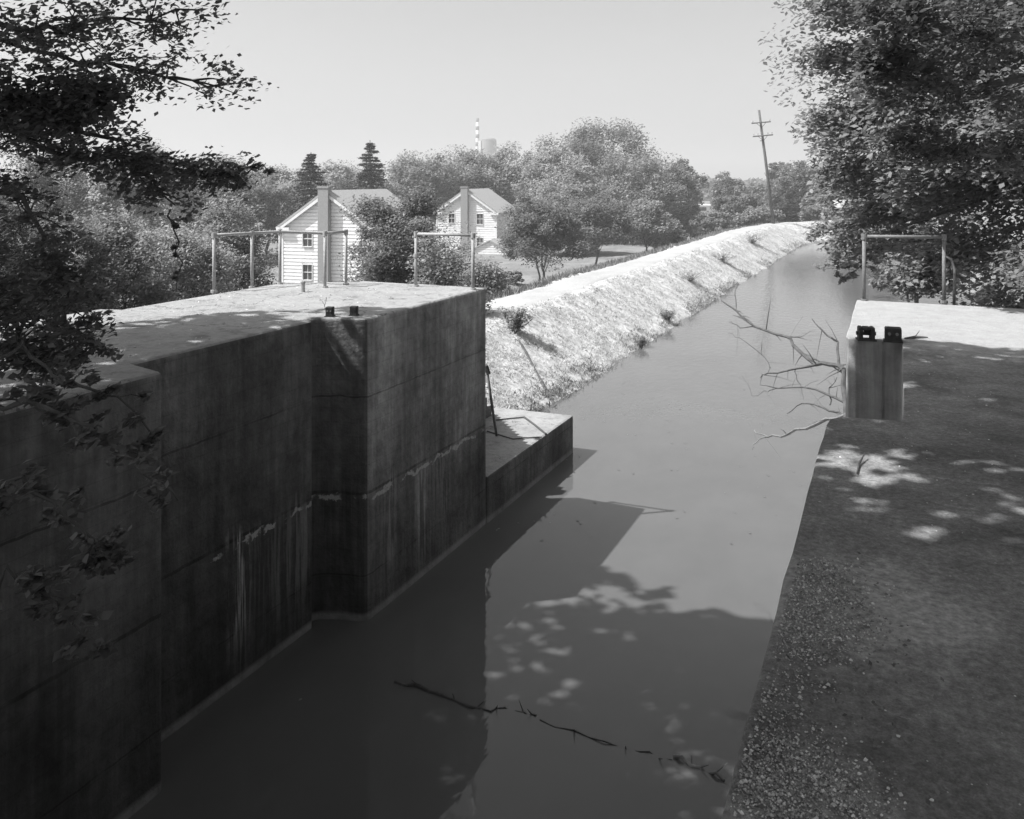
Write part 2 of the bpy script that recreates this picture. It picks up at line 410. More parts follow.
def conifer(label, base, H, Wd, seed, n=5000):
    rng = np.random.default_rng(seed); root = empty('conifer_tree', base); tag(root, label, 'conifer')
    mb = MB(); limb(mb, (0, 0, -.3), (0, 0, H), H * .018, .03, rng, 5, .0, 6)
    Q = []
    z = H * .1
    while z < H * .985:
        t = 1 - z / H; R = Wd / 2 * (t ** .85) * rng.uniform(.8, 1.15) + .12
        nb = max(4, int(11 * t + 4))
        for k in range(nb):
            a = rng.uniform(0, 6.28); L = R * rng.uniform(.7, 1.12)
            d = np.array([math.cos(a), math.sin(a), 0.])
            mb.tube([(0, 0, z), tuple(d * L * .6 + (0, 0, z - .06 * L)), tuple(d * L + (0, 0, z + .02 * L))], [.05, .03, .01], 4)
            m = int(n / (H / .55 * 9)) + 4
            s = rng.random(m) ** .7
            p = d[None] * (s * L)[:, None] + np.array([0, 0, z]) + np.stack([rng.normal(0, .16, m), rng.normal(0, .16, m), -np.abs(rng.normal(0, .13, m)) - .10 * s * L], 1) * (0.5 + t)
            Q.append(p)
        z += .5 * rng.uniform(.7, 1.2) * (.5 + t * .6)
    mb.build('trunk', M_BARK, root)
    P = np.concatenate(Q)
    quads_object('crown', leaves(P, .36, rng, .3, .3), L_NEEDLE, root)
    return root

# ------------------------------------------------------------------ setting: terrain, path, water
def shift(Y):
    t = np.maximum(0, np.asarray(Y, float) - 80)
    return np.where(t < 40, t * t / 62, 1600 / 62 + (t - 40) * 1.29)
def sstep(a, b, x):
    t = np.clip((x - a) / (b - a), 0, 1); return t * t * (3 - 2 * t)
rn = np.random.default_rng(5)
NK = rn.uniform(-1, 1, (60, 2)); NK *= (np.linspace(.25, 5, 60) / np.linalg.norm(NK, axis=1))[:, None]; NPH = rn.uniform(0, 6.28, 60)
NA = 1 / np.linspace(.25, 5, 60) ** .6
def wob(X, Y):
    s = 0
    for k in range(60): s = s + NA[k] * np.sin(X * NK[k, 0] * 2 + Y * NK[k, 1] * 2 + NPH[k])
    return s / 8
def ground(X, Y, rough=True):
    X = np.asarray(X, float); Y = np.asarray(Y, float)
    xb = X - shift(Y)
    w = wob(X, Y)
    xe = xb + np.where(np.abs(xb + 9.4) < 2.4, w * .35, 0)
    far = np.interp(xe, [-60, -24, -13.9, -13.4, -11.4, -8.55, -7.9, -6, 1.5, 3.2, 6, 14, 60], [-2.1, -2.0, 1.45, 1.6, 1.62, 0., -.5, -1.5, -1.5, 0., 2.6, 2.9, 2.9])
    nl = np.interp(X, [-60, -26, -13, -10.1, -9.2, -8.9, -7.2, 1.2, 1.6, 4.0, 7.5, 8.8], [-2.1, -1.8, 2.2, 3.3, 3.3, -1.5, -1.5, -1.5, -1.5, -1.5, -1.5, 3.9])
    b = sstep(12.2, 13.4, Y)
    br = sstep(14.0, 20, Y)
    bb = np.where(X < -5, b, br)
    z = nl * (1 - bb) + far * bb
    if rough:
        amp = np.where((xb < -13.9) | (xb > 4), .12, np.where(xb > -11.3, .13, .04))
        z = z + w * amp * np.where(np.abs(X) + np.abs(Y) > 250, 0, 1)
    return z
def grid_object(name, xs, ys, fz, mat):
    XX, YY = np.meshgrid(xs, ys); ZZ = fz(XX, YY)
    nx, ny = len(xs), len(ys)
    V = np.stack([XX, YY, ZZ], 2).reshape(-1, 3)
    i = (np.arange(ny - 1)[:, None] * nx + np.arange(nx - 1)[None]).ravel()
    F = np.stack([i, i + 1, i + nx + 1, i + nx], 1)
    me = bpy.data.meshes.new(name); me.vertices.add(len(V)); me.vertices.foreach_set('co', V.astype(np.float32).ravel())
    me.loops.add(F.size); me.loops.foreach_set('vertex_index', F.astype(np.int32).ravel())
    me.polygons.add(len(F)); me.polygons.foreach_set('loop_start', np.arange(0, F.size, 4, dtype=np.int32)); me.polygons.foreach_set('loop_total', np.full(len(F), 4, dtype=np.int32))
    me.update(calc_edges=True); me.polygons.foreach_set('use_smooth', [True] * len(F)); me.materials.append(mat)
    o = bpy.data.objects.new(name, me); C.objects.link(o); return o, XX, YY
xs = np.concatenate([-np.geomspace(2500, 30, 26), np.arange(-29, -14, .5), np.arange(-14, 6, .22), np.arange(6, 32, .8), np.geomspace(33, 2500, 26)])
ys = np.concatenate([-np.geomspace(600, 12, 12), np.arange(-10, 12, .6), np.arange(12, 60, .25), np.arange(60, 125, .5), np.geomspace(126, 3500, 34)])
terr, XX, YY = grid_object('ground', xs, ys, ground, M_TERR); tag(terr, kind='structure')
xbm = XX - shift(YY)
bm_ = sstep(-15.2, -13.8, xbm + wob(XX, YY) * .8) * (1 - sstep(-8.3, -7.8, xbm)) * sstep(11, 13, YY)
at_ = terr.data.attributes.new('bank', 'FLOAT', 'POINT'); at_.data.foreach_set('value', bm_.ravel().astype(np.float32))

pth = MB(); ysp = np.concatenate([np.arange(13.0, 60, .6), np.arange(60, 118, .8)])
o0 = 0; vs = []; fs = []
nx = 9
for i, y in enumerate(ysp):
    for j in range(nx):
        t = j / (nx - 1); e = float(wob(y * .7 + j, y))
        x = -13.75 + t * 2.1 + (e * .18 if j in (0, nx - 1) else 0) + float(shift(y))
        vs.append((x, y, float(ground(x, y)) + (.035 if 0 < j < nx - 1 else -.03)))
for i in range(len(ysp) - 1):
    for j in range(nx - 1): fs.append((i * nx + j, i * nx + j + 1, (i + 1) * nx + j + 1, (i + 1) * nx + j))
pth.add(vs, fs); tag(pth.build('path', M_PATH, smooth=True), kind='structure')

wt = MB(); yw = [-40, -10, 0, 10, 20, 40, 60] + list(np.arange(80, 126, 2.5)); vs = []; fs = []
for y in yw:
    for x in (-9.4, -6, -2, 3.9): vs.append((x + float(shift(y)), y, 0))
for i in range(len(yw) - 1):
    for j in range(3): fs.append((i * 4 + j, i * 4 + j + 1, (i + 1) * 4 + j + 1, (i + 1) * 4 + j))
wt.add(vs, fs); tag(wt.build('water', M_WATER), kind='structure')

# ------------------------------------------------------------------ lock walls
ZT = 4.12
ej = random.Random(4)
def chip(poly, step=.3, amp=.012):
    out = []; n_ = len(poly)
    for i in range(n_):
        a_, b_ = Vector(poly[i]), Vector(poly[(i + 1) % n_]); L_ = (b_ - a_).length; k_ = max(1, int(L_ / step)) if L_ > 1.2 and max(a_.x, b_.x) < 5 and a_.x != b_.x - 99 and min(a_.y, b_.y) > -9.5 else 1
        nn = Vector((-(b_ - a_).y, (b_ - a_).x)).normalized() if L_ else Vector((0, 0))
        for j in range(k_):
            p_ = a_.lerp(b_, j / k_) + (nn * ej.uniform(-amp, amp) if j else Vector((0, 0))); out.append((p_.x, p_.y))
    return out
Lw = MB()
Lw.prism([(-6.59, -9), (-6.59, 6.25), (-7.17, 6.40), (-7.17, 9.38), (-7.27, 9.41), (-7.29, 9.50), (-7.20, 9.60), (-6.98, 9.70), (-6.70, 9.76), (-6.61, 9.81), (-6.59, 9.92), (-6.59, 13.5),
          (-7.9, 13.5), (-8.35, 13.25), (-9.2, 13.3), (-10.3, 12.5), (-10.3, 9.0), (-10.62, 8.9), (-10.62, -9)], -2, ZT)
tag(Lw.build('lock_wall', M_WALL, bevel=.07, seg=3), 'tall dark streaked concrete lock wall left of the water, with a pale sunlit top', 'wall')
Pf = MB(); Pf.prism([(-6.575, 13.52), (-6.575, 17.85), (-8.45, 17.75), (-8.45, 13.52)], -2, .82)
tag(Pf.build('wing_wall', M_WALL, bevel=.05, seg=2), 'low concrete ledge running out along the water from the end of the tall left wall', 'ledge')
St = MB(); ns = 15
prof = [(13.53, -1.0)]
yy, zz_ = 13.53, ZT - .05
for k in range(ns):
    prof += [(yy, zz_), (yy + .235, zz_)]; yy += .235; zz_ -= .215
prof += [(yy, -1.0)]
St.solid([(-9.35, a_, b_) for a_, b_ in prof], (1.15, 0, 0))
tag(St.build('steps', M_WALL), 'flight of concrete steps behind the tall left wall end, going down to the ledge', 'steps')
Rw = MB()
Rw.prism(chip([(9, -9), (9, 14.6), (-.655, 14.6), (-.62, 11.14), (-.59, 11.03), (-.51, 10.99), (-.22, 10.98), (-.20, 11.0), (-.01, 10.98), (.0, 10.6), (.0, 7.62), (-.01, 7.42), (-.44, 7.34), (-.52, 7.24), (-.535, 7.05), (-.524, 5.5), (-.488, 2.7), (-.47, -9)], .3, .006), -2, ZT)
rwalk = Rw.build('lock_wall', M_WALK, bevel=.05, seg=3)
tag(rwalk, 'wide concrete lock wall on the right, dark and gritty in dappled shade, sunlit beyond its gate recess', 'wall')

# iron gate anchors
def anchor(p, s, rz, label, kind, h=None):
    h = h or s; r = empty('gate_anchor', p, rz); tag(r, label, 'iron anchor', 'iron gate anchors on the lock walls')
    m = MB()
    if kind == 'lug':
        m.box((-s * .36, 0, h / 2), (s * .28, s * .8, h)); m.box((s * .36, 0, h / 2), (s * .28, s * .8, h)); m.box((0, 0, h * .84), (s * .46, s * .8, h * .3))
    else:
        m.box((0, 0, h / 2), (s, s * .85, h))
    m.build('block', M_RUST, r, bevel=s * .09)
    q = MB()
    if kind == 'lug': q.tube([(-s * .6, 0, h * .5), (s * .6, 0, h * .5)], s * .13, 10); q.build('pin', M_RUST, r)
    else:
        for x in (-.22, .22):
            q = MB(); q.tube([(x * s, -s * .5, h * .6), (x * s, -s * .40, h * .6)], s * .1, 10); q.build('bolt', M_PIPED if kind == 'block' else M_RUST, r)
    q = MB(); q.box((0, 0, .008), (s * 1.15, s * 1.05, .012)); q.build('base_plate', M_RUST, r)
    return r
anchor(on(866, 340.0, ZT), .18, .2, 'rusty forked iron lug on the right pier corner, next to the water', 'lug', .16)
anchor(on(893, 341.5, ZT), .18, .05, 'rusty square iron block with two bolt heads on the right pier', 'block', .165)
anchor(on(330, 316.5, ZT), .105, .3, 'small square iron block on the left wall edge, nearer the sprig of weed', 'block', .135)
anchor(on(354, 315.5, ZT), .105, .3, 'small square iron block on the left wall edge, nearer the lit end of the wall', 'block2', .13)

# pipe railings
def railing(name, label, posts, H, mat, rail_pts=None, extra=None):
    """posts: world base points"""
    c = posts[0]; r = empty(name, c); tag(r, label, 'railing')
    L = [p - c for p in posts]
    for p in L:
        m = MB(); m.tube([p + Vector((0, 0, -.1)), p + Vector((0, 0, H))], .028, 10)
        po = m.build('post', mat, r, smooth=True)
        m = MB(); m.tube([p + Vector((0, 0, -.02)), p + Vector((0, 0, .025))], .055, 10); m.build('base_collar', mat, po)
        m = MB(); m.tube([p + Vector((0, 0, H - .05)), p + Vector((0, 0, H + .04))], .040, 10); m.build('fitting', mat, po)
    m = MB(); m.tube([p + Vector((0, 0, H)) for p in (rail_pts and [L[i] for i in rail_pts] or L)], .027, 10)
    m.build('rail', mat, r, smooth=True)
    return r
P1 = [on(214, 291.5, ZT), on(252, 287.5, ZT), on(280, 284, ZT), on(325, 287.5, ZT), on(346, 284.5, ZT)]
railing('pipe_railing', 'five-post pale pipe railing on the left wall before the nearer house', P1, .95, M_PIPE)
P2 = [on(416, 286.5, ZT), on(473, 289.5, ZT)]
r2 = railing('pipe_railing', 'two-post pale pipe railing at the far end of the left wall', P2, .93, M_PIPE)
m = MB(); q = Vector((0, 0, .55)); m.tube([q - Vector((0, 0, .03)), q + Vector((0, 0, .03))], .045, 10); m.build('coupling', M_PIPE, r2)
P3 = [on(864, 300.5, ZT), on(944, 302, ZT)]
r3 = railing('pipe_railing', 'weathered pipe railing on the right pier in front of the big leafy tree', P3, 1.0, M_PIPED)
dv = P3[1] - P3[0]
m = MB(); m.tube([Vector((0, 0, .88)), dv + Vector((0, 0, .9))], .005, 5); m.tube([Vector((0, 0, .78)), dv * .5 + Vector((0, 0, .76)), dv + Vector((0, 0, .8))], .005, 5); m.build('wire', M_RUST, r3)
m = MB(); m.tube([dv + Vector((0, 0, .72)), dv + Vector((.10, .05, .66)), dv + Vector((.15, .08, .5)), dv + Vector((.14, .08, -.05))], .022, 8); m.build('brace', M_PIPED, r3, smooth=True)
# stub on the left wall top
st = on(303, 292, ZT); m = MB(); m.tube([(0, 0, -.02), (0, 0, .16)], .035, 8); m.tube([(0, 0, .15), (0, 0, .18)], .045, 8)
o = m.build('pipe_stub', M_PIPE); o.location = st; tag(o, 'short pale pipe stub sticking up from the left wall top', 'pipe')

# leaning pole with cable on the low ledge
a = at(496.5, 420, 17.4); a.z = .83; b_ = at(486, 364, 17.0)
m = MB(); m.tube([a, a.lerp(b_, .5), b_], .028, 8); o = m.build('leaning_pipe', M_PIPED, smooth=True); tag(o, 'thin pipe standing on the low ledge and leaning on the tall wall end', 'pipe')
m = MB(); m.tube([b_ + Vector((0, 0, -.04)), b_ + Vector((.03, 0, -.12)), b_ + Vector((.06, 0, -.2))], .045, 8); m.build('clamp', M_RUST, o)
def onl(u, v): p = on(u, v, .82); p.z = .84; return p
m = MB(); m.tube([onl(496, 421), onl(508, 419.5), onl(524, 418)], .014, 6)
m.tube([onl(524, 418), onl(533, 424.5), onl(546, 435)], .022, 6)
o = m.build('cable', M_ROPE); tag(o, 'dark bent cable lying across the low concrete ledge', 'cable')
m = MB(); m.tube([onl(487, 432), onl(513, 440), onl(530, 438.5), onl(542, 438)], .012, 6)
o = m.build('cable', M_ROPE); tag(o, 'thin dark wire lying on the ledge nearer the tall wall', 'cable')
# drain notch on the ledge
# ------------------------------------------------------------------ houses
def clap(mb, x0, x1, z0, z1, y, roofline=None, course=.2, cuts=()):
    """clapboard courses on a wall facing -y"""
    z = z0
    while z < z1 - .02:
        zt = min(z + course, z1)
        def span(zz):
            if roofline is None: return x0, x1
            return roofline(zz)
        a0, b0 = span(z); a1, b1 = span(zt)
        if b0 - a0 > .05:
            if b1 < a1: a1 = b1 = (a0 + b0) / 2
            segs = [(a0, b0, a1, b1)]
            for (cx0, cx1, cz0, cz1) in cuts:
                if zt > cz0 and z < cz1:
                    ns = []
                    for (p, q, r_, s) in segs:
                        if cx0 > p and cx1 < q: ns += [(p, cx0, r_, cx0), (cx1, q, cx1, s)]
                        else: ns.append((p, q, r_, s))
                    segs = ns
            zu = zt - .075; k_ = (zu - z) / max(.001, zt - z)
            for (p, q, r_, s) in segs:
                if zu < z + .02: continue
                r_ = p + (r_ - p) * k_; s = q + (s - q) * k_
                mb.add([(p, y - .08, z), (q, y - .08, z), (s, y - .078, zu), (r_, y - .078, zu), (p, y, z), (q, y, z), (s, y, zu), (r_, y, zu)],
                       [(0, 1, 2, 3), (0, 4, 5, 1), (4, 7, 6, 5), (0, 3, 7, 4), (1, 5, 6, 2), (3, 2, 6, 7)])
        z = zt
def window(parent, x, z, w, h, y):
    f = MB()
    t = .05
    f.box((x - w / 2 - t / 2, y - .06, z + h / 2), (t, .12, h + 2 * t)); f.box((x + w / 2 + t / 2, y - .06, z + h / 2), (t, .12, h + 2 * t))
    f.box((x, y - .06, z + h + t / 2), (w - .002, .12, t)); f.box((x, y - .08, z - t / 2), (w - .002, .18, t))
    f.box((x, y - .03, z + h / 2), (w - .004, .05, .05))
    wo_ = f.build('window', M_TRIM, parent)
    g = MB(); g.box((x, y - .005, z + h / 2), (w, .02, h)); g.build('pane', M_GLASS, wo_)
    g = MB(); g.box((x, y - .025, z + h / 2), (.03, .03, h - .004)); g.build('muntin', M_TRIM, wo_)
def house(label, loc, rz, w, depth, zg, ze, zr, chx, chw, wins, wing=None):
    r = empty('clapboard_house', (loc.x, loc.y, 0), rz); tag(r, label, 'house')
    hw = w / 2
    b = MB(); b.solid([(-hw, 0, zg - .5), (hw, 0, zg - .5), (hw, 0, ze), (0, 0, zr), (-hw, 0, ze)], (0, depth, 0))
    body = b.build('wall', M_SIDE, r)
    c = MB(); sl_ = (zr - ze) / hw
    def rl(zz):
        if zz <= ze: return -hw, hw
        k = (zz - ze) / sl_; return -hw + k, hw - k
    clap(c, -hw, hw, zg, zr, 0, rl, .25, [(x - ww / 2 - .09, x + ww / 2 + .09, z - .09, z + hh + .09) for x, z, ww, hh in wins])
    c.build('siding', M_SIDE, body)
    s = MB()     # right side siding courses
    z = zg
    while z < ze - .05:
        s.add([(hw + .045, .02, z), (hw + .045, depth, z), (hw + .008, depth, z + .2), (hw + .008, .02, z + .2)], [(0, 1, 2, 3)])
        z += .2
    s.build('siding', M_SIDE, body)
    for x in (-hw - .02, hw + .02):
        cb = MB(); cb.box((x, -.04, (zg + ze) / 2), (.16, .13, ze - zg - .1)); cb.build('corner_board', M_TRIM, body)
    for sg in (-1, 1):
        rf = MB(); ov = .35; th = .14
        n_ = Vector((sg * (zr - ze), 0, hw)).normalized()
        e = Vector((sg * (hw + ov), 0, ze - ov * sl_)); t_ = Vector((0, 0, zr))
        off = n_ * .03
        rf.solid([e + off + Vector((0, -ov, 0)), t_ + off + Vector((0, -ov, 0)), t_ + off + n_ * th + Vector((0, -ov, 0)), e + off + n_ * th + Vector((0, -ov, 0))], (0, depth + 2 * ov, 0))
        rf.build('roof', M_ROOF, r)
        tr = MB()   # rake board and eave return
        e2 = Vector((sg * (hw + .25), -ov - .03, ze - .25 * sl_ - .02)); t2 = Vector((0, -ov - .03, zr + .0))
        tr.solid([e2, t2, t2 + Vector((0, 0, -.25)), e2 + Vector((0, 0, -.2))], (0, .05, 0))
        tr.box((sg * (hw - .15), -.2, ze - .22), (1.0, .36, .26))
        tr.build('cornice', M_TRIM, r)
    ch = MB(); ch.box((chx, -.3, (zg + zr + .35) / 2), (chw, .56, zr + .35 - zg)); ch.box((chx, -.3, zr + .35), (chw + .1, .66, .12))
    ch.build('chimney', M_BRICK, r)
    for (x, z, ww, hh) in wins: window(r, x, z, ww, hh, 0)
    if wing:
        wx, wy, whw, wze, wzr, wd = wing
        wg = MB(); wg.solid([(wx - whw, wy, zg - .5), (wx + whw, wy, zg - .5), (wx + whw, wy, wze), (wx, wy, wzr), (wx - whw, wy, wze)], (0, wd, 0))
        wgo = wg.build('wing', M_SIDE, r)
        c = MB(); s2 = (wzr - wze) / whw
        def rl2(zz):
            if zz <= wze: return wx - whw, wx + whw
            k = (zz - wze) / s2; return wx - whw + k, wx + whw - k
        clap(c, 0, 0, zg, wzr, wy, rl2, .25); c.build('siding', M_SIDE, wgo)
        for sg in (-1, 1):
            rf = MB(); n_ = Vector((sg * (wzr - wze), 0, whw)).normalized()
            e = Vector((wx + sg * (whw + .25), wy - .25, wze - .25 * s2)) + n_ * .02; t_ = Vector((wx, wy - .25, wzr)) + n_ * .02
            rf.solid([e, t_, t_ + n_ * .12, e + n_ * .12], (0, wd + .2, 0)); rf.build('roof', M_ROOF, wgo)
    return r
GZ = -2.0
RZ = math.radians(9)
h1 = at(328, VH, 60)
house('nearer white clapboard house on the left, brick chimney up its gable', h1, RZ, 7.0, 9.5, GZ, 2.75, 5.15, -.1, .78,
      [(-1.55, 1.35, .72, 1.05), (-1.55, -1.0, .72, 1.05)])
h2 = at(466.5, VH, 97)
house('farther white clapboard house near the middle, with a low side wing', h2, RZ, 7.0, 8.0, GZ, 2.45, 4.85, -.1, .8,
      [(-1.75, 1.15, .7, 1.05), (1.6, 1.05, .75, 1.15), (1.6, -1.65, .75, 1.15)], wing=(3.75, -3.2, 2.6, -1.9, -.6, 3.1))

# ------------------------------------------------------------------ utility pole
pb = on(774, 224.5, 1.6); dP = (pb - Vector((0, 0, CAMZ))).dot(Vector((-ST, CT, 0)))
pt = at(759, 110, dP)
r = empty('utility_pole', pb); tag(r, 'tall leaning wooden utility pole with two crossarms at the far end of the path', 'utility pole')
tp = pt - pb
m = MB(); m.tube([Vector((0, 0, -.4)), tp * .5, tp], [.17, .14, .11], 10); m.build('pole', M_POLE, r, smooth=True)
rt = Vector((CT, ST, 0)); axis = (rt * 1 + Vector((0, 0, .09))).normalized()
for k, (f, hw_) in enumerate(((.89, .95), (.775, 1.0))):
    c_ = tp * f + Vector((ST, -CT, 0)) * .16
    m = MB(); m.tube([c_ - axis * hw_, c_ + axis * hw_], .06, 4); cr = m.build('crossarm', M_POLE, r)
    for q in (-.9, .9) if k == 0 else (-.9, -.5, .5, .9):
        m = MB(); p = c_ + axis * hw_ * q; m.tube([p + Vector((0, 0, .05)), p + Vector((0, 0, .12)), p + Vector((0, 0, .14)), p + Vector((0, 0, .26))], [.02, .02, .1 if k == 0 else .06, .05], 8); m.build('insulator', M_CER, cr)
    m = MB(); m.tube([c_ - axis * .5, tp * (f - .045) + Vector((ST, -CT, 0)) * .13], .02, 4); m.tube([c_ + axis * .5, tp * (f - .045) + Vector((ST, -CT, 0)) * .13], .02, 4); m.build('brace', M_RUST, cr)
m = MB(); p = tp * .73 + Vector((ST, -CT, 0)) * .17; m.tube([p - rt * .35, p + rt * .05], .035, 5); m.build('bracket', M_RUST, r)

# ------------------------------------------------------------------ far skyline
D = 620
b0 = atz(477.5, D, -2); top = at(477.5, 118, D).z
r = empty('smokestack', b0); tag(r, 'faint banded smokestack rising over the far trees', 'smokestack')
m = MB(); hh = top + 2; m.tube([(0, 0, 0), (0, 0, hh)], [1.9, 1.05], 16); m.build('shaft', M_FARW, r, smooth=True)
for k in range(5):
    z0 = hh * (1 - .055 - k * .11); m = MB(); m.tube([(0, 0, z0), (0, 0, z0 + hh * .055)], [1.95 - .85 * z0 / hh, 1.95 - .85 * (z0 / hh + .055)], 16); m.build('band', M_FARD, r, smooth=True)
b0 = atz(489, D, -2); top = at(489, 138, D).z + 2
r = empty('storage_tank', b0); tag(r, 'faint round grey tower with a domed top beside the far smokestack', 'tower')
m = MB(); m.tube([(0, 0, 0), (0, 0, top * .95), (0, 0, top * .985), (0, 0, top)], [5.4, 5.4, 4.6, 2.5], 24); m.build('shell', M_TANK, r)
m = MB(); m.box((-5.6, -3.2, top * .5), (2.4, 2.4, top * .9)); m.build('stair_tower', M_FARW, r)
m = MB(); m.tube([(5.3 * math.cos(k * .3142), 5.3 * math.sin(k * .3142), top * .965) for k in range(21)], .12, 4)
m.build('guard_rail', M_FARD, r)

# pale trailer in the far field, shed by the canal
p = atz(694, 170, -2); r = empty('farm_trailer', p, TH + .25); tag(r, 'white vehicle parked in the far field beside the big round tree', 'trailer')
m = MB(); m.box((0, 0, 1.9), (6.5, 2.5, 2.6)); m.build('body', M_TRIM, r, bevel=.25)
for x in (-2, 2):
    m = MB(); m.tube([(x, -1.25, .5), (x, 1.25, .5)], .5, 12); m.build('wheel', M_RUST, r)
m = MB(); m.box((1.2, -1.27, 2.3), (1.6, .04, .7)); m.build('window', M_GLASS, r)
p = atz(848, 72, 3.0); r = empty('shed', p, TH - .3); tag(r, 'small shed with a pale roof half hidden by trees beyond the right bank', 'shed')
m = MB(); m.box((0, 0, -.35), (2.0, 2.6, 2.0)); m.build('wall', M_POLE, r)
m = MB(); m.solid([(-1.1, -1.5, .66), (1.1, -1.5, .66), (1.1, 1.6, 1.2), (-1.1, 1.6, 1.2)], (0, 0, .08)); m.build('roof', M_ROOF, r)
m = MB(); m.box((.3, -1.31, -.5), (1.2, .04, 1.5)); m.build('dark_opening', M_RUST, r)  # dark panel stands in for the shade inside the shed opening

# ------------------------------------------------------------------ background trees  (u, v_top, width_px, depth, base z, leaf mat, leaf size, n, trunk)
def bt(u, vt, wpx, d, lab, lm=None, cat='tree', name='broadleaf_tree', zb=GZ, ls=None, n=6500, trunk=.2, seed=None, wy=None, **k):
    base = atz(u, d, zb); H = CAMZ + (VH - vt) / FPX * d - zb; Wm = wpx / FPX * d
    return tree(name, lab, cat, base, H, Wm, seed or int(u * 7 + d), lm, ls or max(.16, d * .0034), n, trunk, wy=wy, **k)
# big dome group
bt(600, 123, 112, 135, 'tallest round-topped dark tree in the distance, left of the leaning pole', L_MID, n=13000, trunk=.1)
bt(562, 152, 80, 112, 'pale bushy tree in front of the left flank of the tallest round tree', L_PALE, n=9000, trunk=.1)
bt(641, 158, 84, 108, 'rounded tree in front of the right flank of the tallest round tree', L_GREY, n=9000, trunk=.1)
bt(680, 158, 38, 125, 'slim loose tree on the right edge of the big round tree group', L_GREY, n=5000)
bt(518, 152, 66, 125, 'very pale tree just right of the far round tower', L_PALE, n=7500, trunk=.1)
bt(462, 146, 86, 122, 'broad tree behind the farther white house, under the smokestack', L_GREY, n=9000, trunk=.1)
bt(412, 154, 74, 118, 'rounded tree between the pointed conifer and the farther white house', L_GREY, n=8500, trunk=.1)
bt(345, 160, 60, 125, 'pale tree showing between the two dark conifers', L_PALE, n=6500, trunk=.1)
conifer('dark pointed conifer with a thin spire behind the nearer house', atz(370, 88, GZ), CAMZ + (VH - 140) / FPX * 88 - GZ, 8.0, 3, 15000)
conifer('broad dark conifer left of the nearer house chimney', atz(311, 84, GZ), CAMZ + (VH - 152) / FPX * 84 - GZ, 9.0, 8, 15000)
bt(268, 168, 74, 92, 'soft grey tree left of the nearer white house, behind its roof corner', L_GREY, n=7500, trunk=.1)
bt(215, 152, 88, 84, 'tall rounded tree on the left, right of the slender-branched pale one', L_MID, n=8500, trunk=.1)
bt(150, 146, 90, 74, 'pale slender-branched tree on the left showing through the near foliage', L_PALE, n=8500, trunk=.15)
bt(75, 148, 96, 70, 'broad tree at the far left behind the hanging foliage', L_MID, n=8500, trunk=.1)
bt(5, 135, 110, 62, 'dark tree on the left edge of the picture behind the near boughs', L_DARK, n=8500, trunk=.1)
# orchard trees
bt(542, 199, 80, 62, 'leafy orchard tree with a short forked trunk, right of the farther house', L_MID, n=10000, trunk=.16, ls=.2, stems=3, bottom=-.7)
bt(597, 202, 64, 78, 'orchard tree with a bare dark trunk, second from the farther house', L_MID, n=8000, trunk=.22, ls=.24, bottom=-.6)
bt(646, 206, 56, 88, 'small spreading orchard tree near the path, below the big round tree', L_GREY, n=6500, trunk=.2)
bt(572, 190, 60, 92, 'rounded tree behind the two orchard trees', L_GREY, n=6500, trunk=.1)
# bushes beyond path on the right
for u, vt, w, d, lab, lm in ((668, 222, 34, 92, 'low bush beside the path, nearest of those below the far trailer', L_GREY), (690, 208, 40, 108, 'rounded bush right in front of the white far trailer', L_MID),
        (712, 212, 40, 104, 'grey green bush between the trailer and the bare-field tree', L_GREY), (738, 196, 48, 112, 'wide domed bush to the left of the leaning pole', L_MID),
        (758, 206, 36, 106, 'low bush at the foot of the leaning pole', L_GREY)):
    bt(u, vt, w, d, lab, lm, 'bush', 'bush', n=4500, trunk=.03, zb=GZ + .3)
bt(727, 176, 30, 150, 'round tree standing alone in the far field left of the pole', L_MID, n=4500)
bt(757, 183, 26, 190, 'small far tree just left of the leaning pole', L_GREY, n=3000)
bt(778, 158, 22, 150, 'narrow tree top just right of the leaning pole', L_MID, n=3500)
bt(803, 164, 60, 118, 'rounded dark tree right of the leaning pole beyond the bend', L_MID, n=7000, trunk=.1)
bt(790, 193, 50, 108, 'bushy growth at the canal bend just right of the pole', L_DARK, 'bush', 'bush', n=5000, trunk=.03)
bt(828, 196, 50, 100, 'low pale bush at the canal bend under the rounded dark tree', L_GREY, 'bush', 'bush', n=5000, trunk=.03, zb=1.0)
bt(850, 168, 60, 110, 'tree beyond the canal bend partly behind the big right tree', L_MID, n=6000, zb=0, trunk=.1)
# mid-distance growth behind the left wall
for u, vt, w, d, zb, lab, lm, n in (
        (401, 197, 94, 33, -1.6, 'dense dark bush rising behind the left wall, in front of the nearer white house', L_MID, 15000),
        (444, 244, 56, 28, -.6, 'leafy shrub behind the two-post railing on the left wall', L_GREY, 8000),
        (484, 268, 26, 50, -2, 'low shrub in front of the farther house wing', L_GREY, 3500),
        (230, 206, 88, 33, -1.2, 'tall shrub behind the five-post railing, just left of the nearer house', L_GREY, 11000),
        (180, 212, 90, 26, -.6, 'wide pale shrub behind the left wall, left of the five-post railing', L_PALE, 12000),
        (120, 222, 90, 22, 0, 'bushy shrub at the left behind the wall top and its leaf shadows', L_GREY, 11000),
        (62, 212, 110, 20, 0, 'dark shrub at far left behind the drooping twigs', L_MID, 11000),
        (0, 200, 130, 18, .5, 'shadowy shrub at the left edge behind the wall', L_DARK, 9000)):
    bt(u, vt, w, d, lab, lm, 'bush', 'bush', zb=zb, n=int(n * 1.5), trunk=.04, ls=max(.10, d * .0040), stems=4, bottom=-1, cr=d * .026, shell=.7)
bt(915, 196, 110, 42, 'leafy bush on the right canal bank seen behind the pier railing', L_GREY, 'bush', 'bush', zb=.2, n=9000, trunk=.03, stems=3, bottom=-1)
